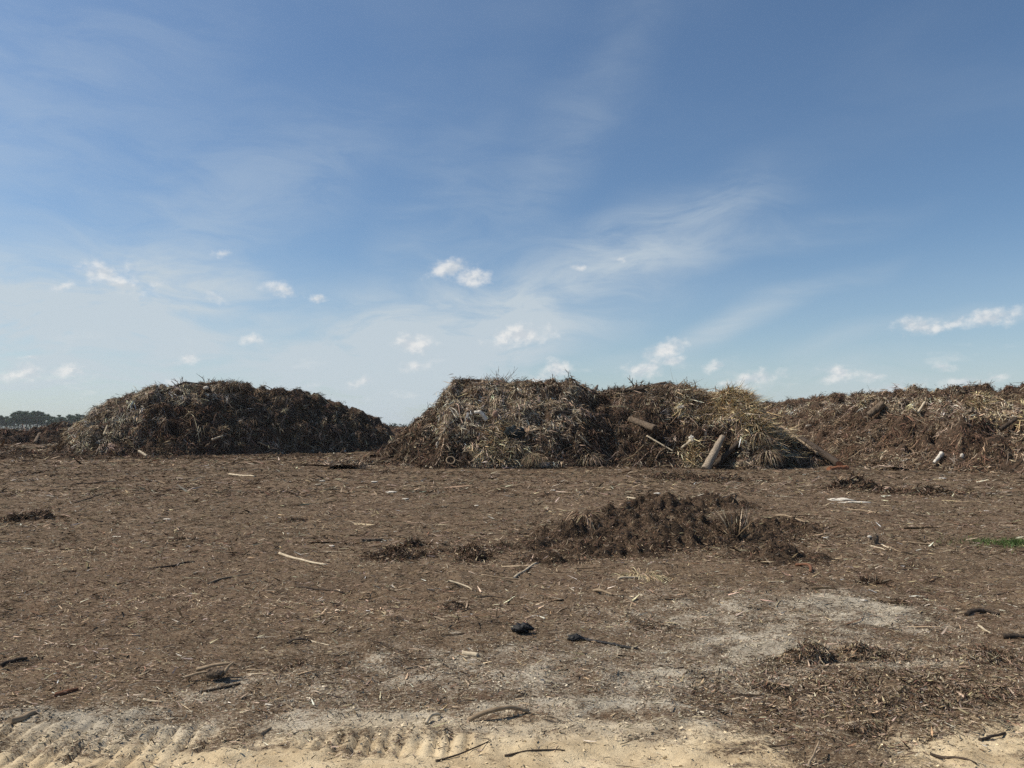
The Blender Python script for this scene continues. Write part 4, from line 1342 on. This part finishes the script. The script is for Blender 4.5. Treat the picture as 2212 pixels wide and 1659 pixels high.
for px, py, dep, h, n, lab in ((1300, 845, 34.9, .7, 7, 'chunky dark branches on the dip of the middle ridge'),
                               (1375, 834, 34.9, .6, 9, 'dark branch tangle just behind the thick broken log'),
                               (1450, 832, 34.8, .55, 9, 'dark branch tangle right at the end of the broken log'),
                               (1000, 822, 34.3, .4, 8, 'stubby twigs on the left shoulder of the middle pile'),
                               (1228, 822, 34.5, .4, 8, 'stubby twigs on the right shoulder of the flat top'),
                               (1985, 838, 33, .5, 10, 'dark stubby branches on the long row beside the tall dry stems'),
                               (300, 848, 46.5, .6, 8, 'stubby twigs on the rising left ridge of the left pile')):
    spray(px, py, dep, h, n, lab, 0, .022, .9)
# bushy dark brush ball on the left ridge
tuft(505, 836, .75, 900, (['dark', 'brown', 'grey'], [.45, .35, .2]), 'bushy dark brush ball on top of the left pile', 'brush_ball', 'brush', L=(.3, .6), w=(.012, .03), squash=(1.3, .9, .6))
tuft(478, 838, .5, 500, GREY, 'grey twig bundle left of the dark brush ball', 'twig_bundle', 'brush', L=(.3, .6), w=(.012, .03), squash=(1.0, .9, .6))

# ---- green grass
def grass_patch(cpx, cpy, rx, ry, n, name='grass'):
    c = gp(cpx, cpy)
    a, r = rng.random(n) * 2 * np.pi, np.abs(rng.normal(0, .62, n))
    x, y = c[0] + np.cos(a) * r * rx, c[1] + np.sin(a) * r * ry
    keep = fbm(x / .3, y / .3, 77, 3) > -.25
    x, y = x[keep], y[keep]
    n = len(x)
    P = np.stack([x, y, G(x, y)], 1)
    D = norm(rng.normal(0, .5, (n, 3)) + [0, 0, 1.0])
    col = np.array([.075, .115, .034]) * np.exp(rng.normal(0, .3, (n, 1))) * np.exp(rng.normal(0, .1, (n, 3)))
    V, F, cc = ribbons(P, D, rng.uniform(.03, .075, n), rng.uniform(.004, .008, n), col, 3, rng.normal(0, .35, (n, 3)), None, .2)
    link(name, make_mesh(name, V, F, M_GRASS, cc), kind='stuff', label='patch of short green grass growing on the mulch', cat='grass')


grass_patch(2192, 1174, .85, .42, 2600)

# ------------------------------------------------------------------ loose litter on the ground
def ground_litter():
    parts = []
    zones = [(2.6, 4.6, 11000, .013, (.14, .32)), (4.6, 6.4, 7500, .016, (.14, .32)), (6.4, 10, 3600, .022, (.14, .30)), (10, 18, 1100, .036, (.14, .3)),
             (18, 32, 300, .066, (.16, .3)), (32, 52, 60, .13, (.16, .3)), (52, 100, 12, .28, (.14, .28))]
    for y0, y1, dens, L0, wr in zones:
        area = (y1 - y0) * 2 * (.75 * (y0 + y1) / 2 + 1.6)
        n = int(area * dens)
        y = rng.uniform(y0, y1, n)
        x = rng.uniform(-1, 1, n) * (.75 * y + 1.6)
        s, t = sand_fields(x, y)
        clump = fbm(x / (L0 * 18), y / (L0 * 14), 55, 3)
        k = rng.random(n) < (1 - sstep(s, .12, .85) * (.64 + .24 * t)) * (.55 + .9 * sstep(clump, -.4, .5))
        x, y, s = x[k], y[k], s[k]
        n = len(x)
        L = rng.lognormal(math.log(L0), .55, n).clip(L0 * .3, L0 * 5)
        a = rng.normal(0, .9, n)
        D = np.stack([np.cos(a), np.sin(a), rng.normal(.05, .22, n)], 1) * np.where(rng.random((n, 1)) < .5, -1, 1)
        D[:, 2] = np.abs(D[:, 2])
        P = np.stack([x, y, G(x, y) + rng.uniform(-.002, .010, n)], 1)
        col = tint(['dark', 'brown', 'red', 'grey', 'tan', 'pale'], [.19, .27, .06, .25, .18, .05], n, .34)
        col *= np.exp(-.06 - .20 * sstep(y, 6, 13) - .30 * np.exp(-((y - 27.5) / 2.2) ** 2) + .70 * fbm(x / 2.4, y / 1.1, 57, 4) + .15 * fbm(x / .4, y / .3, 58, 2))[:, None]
        col = col + (np.array([.40, .35, .27]) - col) * (.50 * sstep(s, .12, .75) * rng.random(n))[:, None]
        W = L * rng.uniform(*wr, n)
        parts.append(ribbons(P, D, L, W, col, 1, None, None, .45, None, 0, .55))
    # larger strips, bark and stalks
    for y0, y1, n, L0 in ((3.0, 4.6, 420, .055), (4.4, 6.4, 420, .085), (6, 10, 700, .12), (10, 18, 1100, .19), (18, 27, 800, .31), (26, 33, 700, .34), (32, 50, 450, .5)):
        y = rng.uniform(y0, y1, n)
        x = rng.uniform(-1, 1, n) * (.75 * y + 1.6)
        s, t = sand_fields(x, y)
        k = rng.random(n) < 1 - .45 * s
        x, y = x[k], y[k]
        n = len(x)
        L = rng.lognormal(math.log(L0), .45, n)
        a = rng.normal(0, .75, n)
        D = np.stack([np.cos(a), np.sin(a), rng.normal(0, .05, n)], 1)
        P = np.stack([x, y, G(x, y) + .012], 1)
        col = tint(['dark', 'brown', 'tan', 'pale', 'grey'], [.46, .30, .09, .03, .12], n)
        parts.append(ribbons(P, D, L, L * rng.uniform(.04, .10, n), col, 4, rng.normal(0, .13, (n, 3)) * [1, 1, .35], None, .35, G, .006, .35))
    # pale crumbs of dried sand in the dusty places
    n = 150000
    y = rng.uniform(3.1, 7.6, n)
    x = rng.uniform(-1, 1, n) * (.75 * y + 1.0)
    s, t = sand_fields(x, y)
    k = rng.random(n) < sstep(s, .10, .55) * (.12 + .88 * (1 - t)) * sstep(fbm(x / .16, y / .12, 66, 3), -.35, .30)
    x, y, t = x[k], y[k], t[k]
    n = len(x)
    L = rng.lognormal(math.log(.012), .35, n).clip(.006, .024)
    P = np.stack([x, y, G(x, y) + rng.uniform(0, .006, n)], 1)
    col = (np.array([.42, .37, .285])[None] * (1 - t[:, None]) + np.array([.56, .45, .29])[None] * t[:, None]) * np.exp(rng.normal(0, .22, (n, 1)))
    parts.append(ribbons(P, rng.normal(0, 1, (n, 3)) * [1, 1, .45], L, L * rng.uniform(.5, .9, n), col, 1, None, None, .7, None, 0, .7))
    V, F, c = cat_geo(parts)
    link('wood_chip_litter', make_mesh('wood_chip_litter', V, F, M_CHIPS, c), kind='stuff', label='dry wood chips and leaf bits covering the ground', cat='wood chips')


ground_litter()


# ------------------------------------------------------------------ far pines
def make_pine(seed, h):
    r = np.random.default_rng(seed)
    root = bpy.data.objects.new('pine_tree', None)
    COL.objects.link(root)
    t = np.linspace(0, 1, 7)
    C = np.stack([.25 * np.sin(t * 3 + seed), .2 * np.cos(t * 2.2 + seed) - .2, t * h * .95], 1)
    tr = [(C[None], (.34 * (1 - .7 * t))[None])]
    centres = []
    for k in range(13):
        z = r.uniform(.44, .97)
        a = r.uniform(0, 2 * np.pi)
        ln = h * .21 * (1.15 - abs(z - .74) * 1.6) * r.uniform(.5, 1.1)
        b = np.array([np.interp(z, t * .95, C[:, i]) for i in range(3)])
        b[2] = z * h * .95
        e = b + np.array([math.cos(a) * ln, math.sin(a) * ln, ln * .35])
        u = np.linspace(0, 1, 7)[:, None]
        tr.append(((b + (e - b) * u)[None], (.08 * (1 - .7 * u[:, 0]))[None]))
        centres.append((e, r.uniform(.6, 1.1) * h * .085))
    centres.append((np.array([C[-1, 0], C[-1, 1], h * .96]), h * .07))
    V, F, c = cat_geo([tubes(a, b, np.array([[.085, .065, .05]]), 6) for a, b in tr])
    link('trunk', make_mesh('trunk', V, F, M_LITTER, c), root)
    Vs = []
    for e, s in centres:
        n = 110
        u = norm(r.normal(0, 1, (n, 3)))
        P = e + u * s * r.uniform(.25, 1.15, (n, 1)) * np.array([1.25, 1.25, .62])
        D = norm(r.normal(0, 1, (n, 3)) + [0, 0, .3])
        L = r.uniform(.6, 1.2, n) * (h / 15)
        col = np.array([.050, .088, .044]) * np.exp(r.normal(0, .3, (n, 1)))
        Vs.append(ribbons(P, D, L, L * .5, col, 1, None, None, .5))
    V, F, c = cat_geo(Vs)
    link('crown', make_mesh('crown', V, F, M_NEEDLE, c), root)
    return root


def copy_tree(src):
    o = src.copy()
    COL.objects.link(o)
    for ch in src.children:
        q = ch.copy()
        COL.objects.link(q)
        q.parent = o
    return o


TREE_D = 560
protos = [make_pine(s, 14.0) for s in (3, 8, 15, 21)]
tree_spots = [(2, 901), (14, 903), (24, 900), (34, 895), (43, 891), (51, 893), (59, 892), (67, 895), (75, 893), (83, 892), (90, 894), (98, 899),
              (107, 902), (118, 904), (129, 900), (140, 906), (150, 899), (158, 901), (167, 898), (177, 900), (188, 904), (-10, 900), (-24, 896), (200, 902),
              (846, 921), (853, 918), (861, 924), (869, 925), (876, 922), (884, 925)]
tree_spots += [(px + 6, pt + 4) for px, pt in tree_spots[:24]]
for i, (px, ptop) in enumerate(tree_spots):
    D = TREE_D + rng.uniform(-50, 50)
    top = at_depth(px, ptop - 3, D)
    o = protos[i] if i < 4 else copy_tree(protos[i % 4])
    o.location = (top[0], D, -3.6)
    s = (top[2] + 3.6) / 14.0
    o.scale = (s * rng.uniform(.95, 1.2), s, s)
    o.rotation_euler.z = rng.uniform(0, 6.28)
    if px < 400:
        tag(o, 'tall bare trunked pine in the far treeline behind the small dark heaps', 'tree', 'pines in the far treeline')
    else:
        tag(o, 'distant tree top just visible in the gap between the two big piles', 'tree', 'tree tops in the gap between the piles')


def undergrowth():
    n = 12000
    x = rng.uniform(-480, -150, n)
    y = TREE_D + 40 + rng.uniform(-30, 60, n)
    x2 = rng.uniform(-110, 10, 1500)
    x = np.concatenate([x, x2])
    y = np.concatenate([y, TREE_D + rng.uniform(-20, 60, 1500)])
    n = len(x)
    hmax = 6.3 + 3.0 * fbm(x / 16, y / 30, 91, 3)
    P = np.stack([x, y, rng.random(n) ** .8 * hmax - 3.3], 1)
    col = np.array([.036, .052, .030]) * np.exp(rng.normal(0, .3, (n, 1)))
    L = rng.uniform(.8, 1.8, n)
    V, F, c = ribbons(P, norm(rng.normal(0, 1, (n, 3))), L, L * .6, col, 1)
    link('undergrowth', make_mesh('undergrowth', V, F, M_NEEDLE, c), kind='stuff', label='dark green undergrowth below the far pines', cat='undergrowth')


undergrowth()


# ------------------------------------------------------------------ air
def build_haze():
    me = bpy.data.meshes.new('haze')
    x, y0, y1, z0, z1 = 1700, -1700, 1700, -5.5, 24
    v = [(a, b, c) for a in (-x, x) for b in (y0, y1) for c in (z0, z1)]
    f = [(0, 1, 3, 2), (4, 6, 7, 5), (0, 4, 5, 1), (2, 3, 7, 6), (0, 2, 6, 4), (1, 5, 7, 3)]
    me.from_pydata(v, [], f)
    m = bpy.data.materials.new('haze')
    m.use_nodes = True
    m.node_tree.nodes.clear()
    o = m.node_tree.nodes.new('ShaderNodeOutputMaterial')
    p = m.node_tree.nodes.new('ShaderNodeVolumePrincipled')
    p.inputs['Color'].default_value = (.90, .95, 1.0, 1)
    p.inputs['Density'].default_value = HAZE
    p.inputs['Anisotropy'].default_value = .3
    m.node_tree.links.new(p.outputs[0], o.inputs['Volume'])
    me.materials.append(m)
    link('haze', me, kind='stuff')


HAZE = .00013
build_haze()
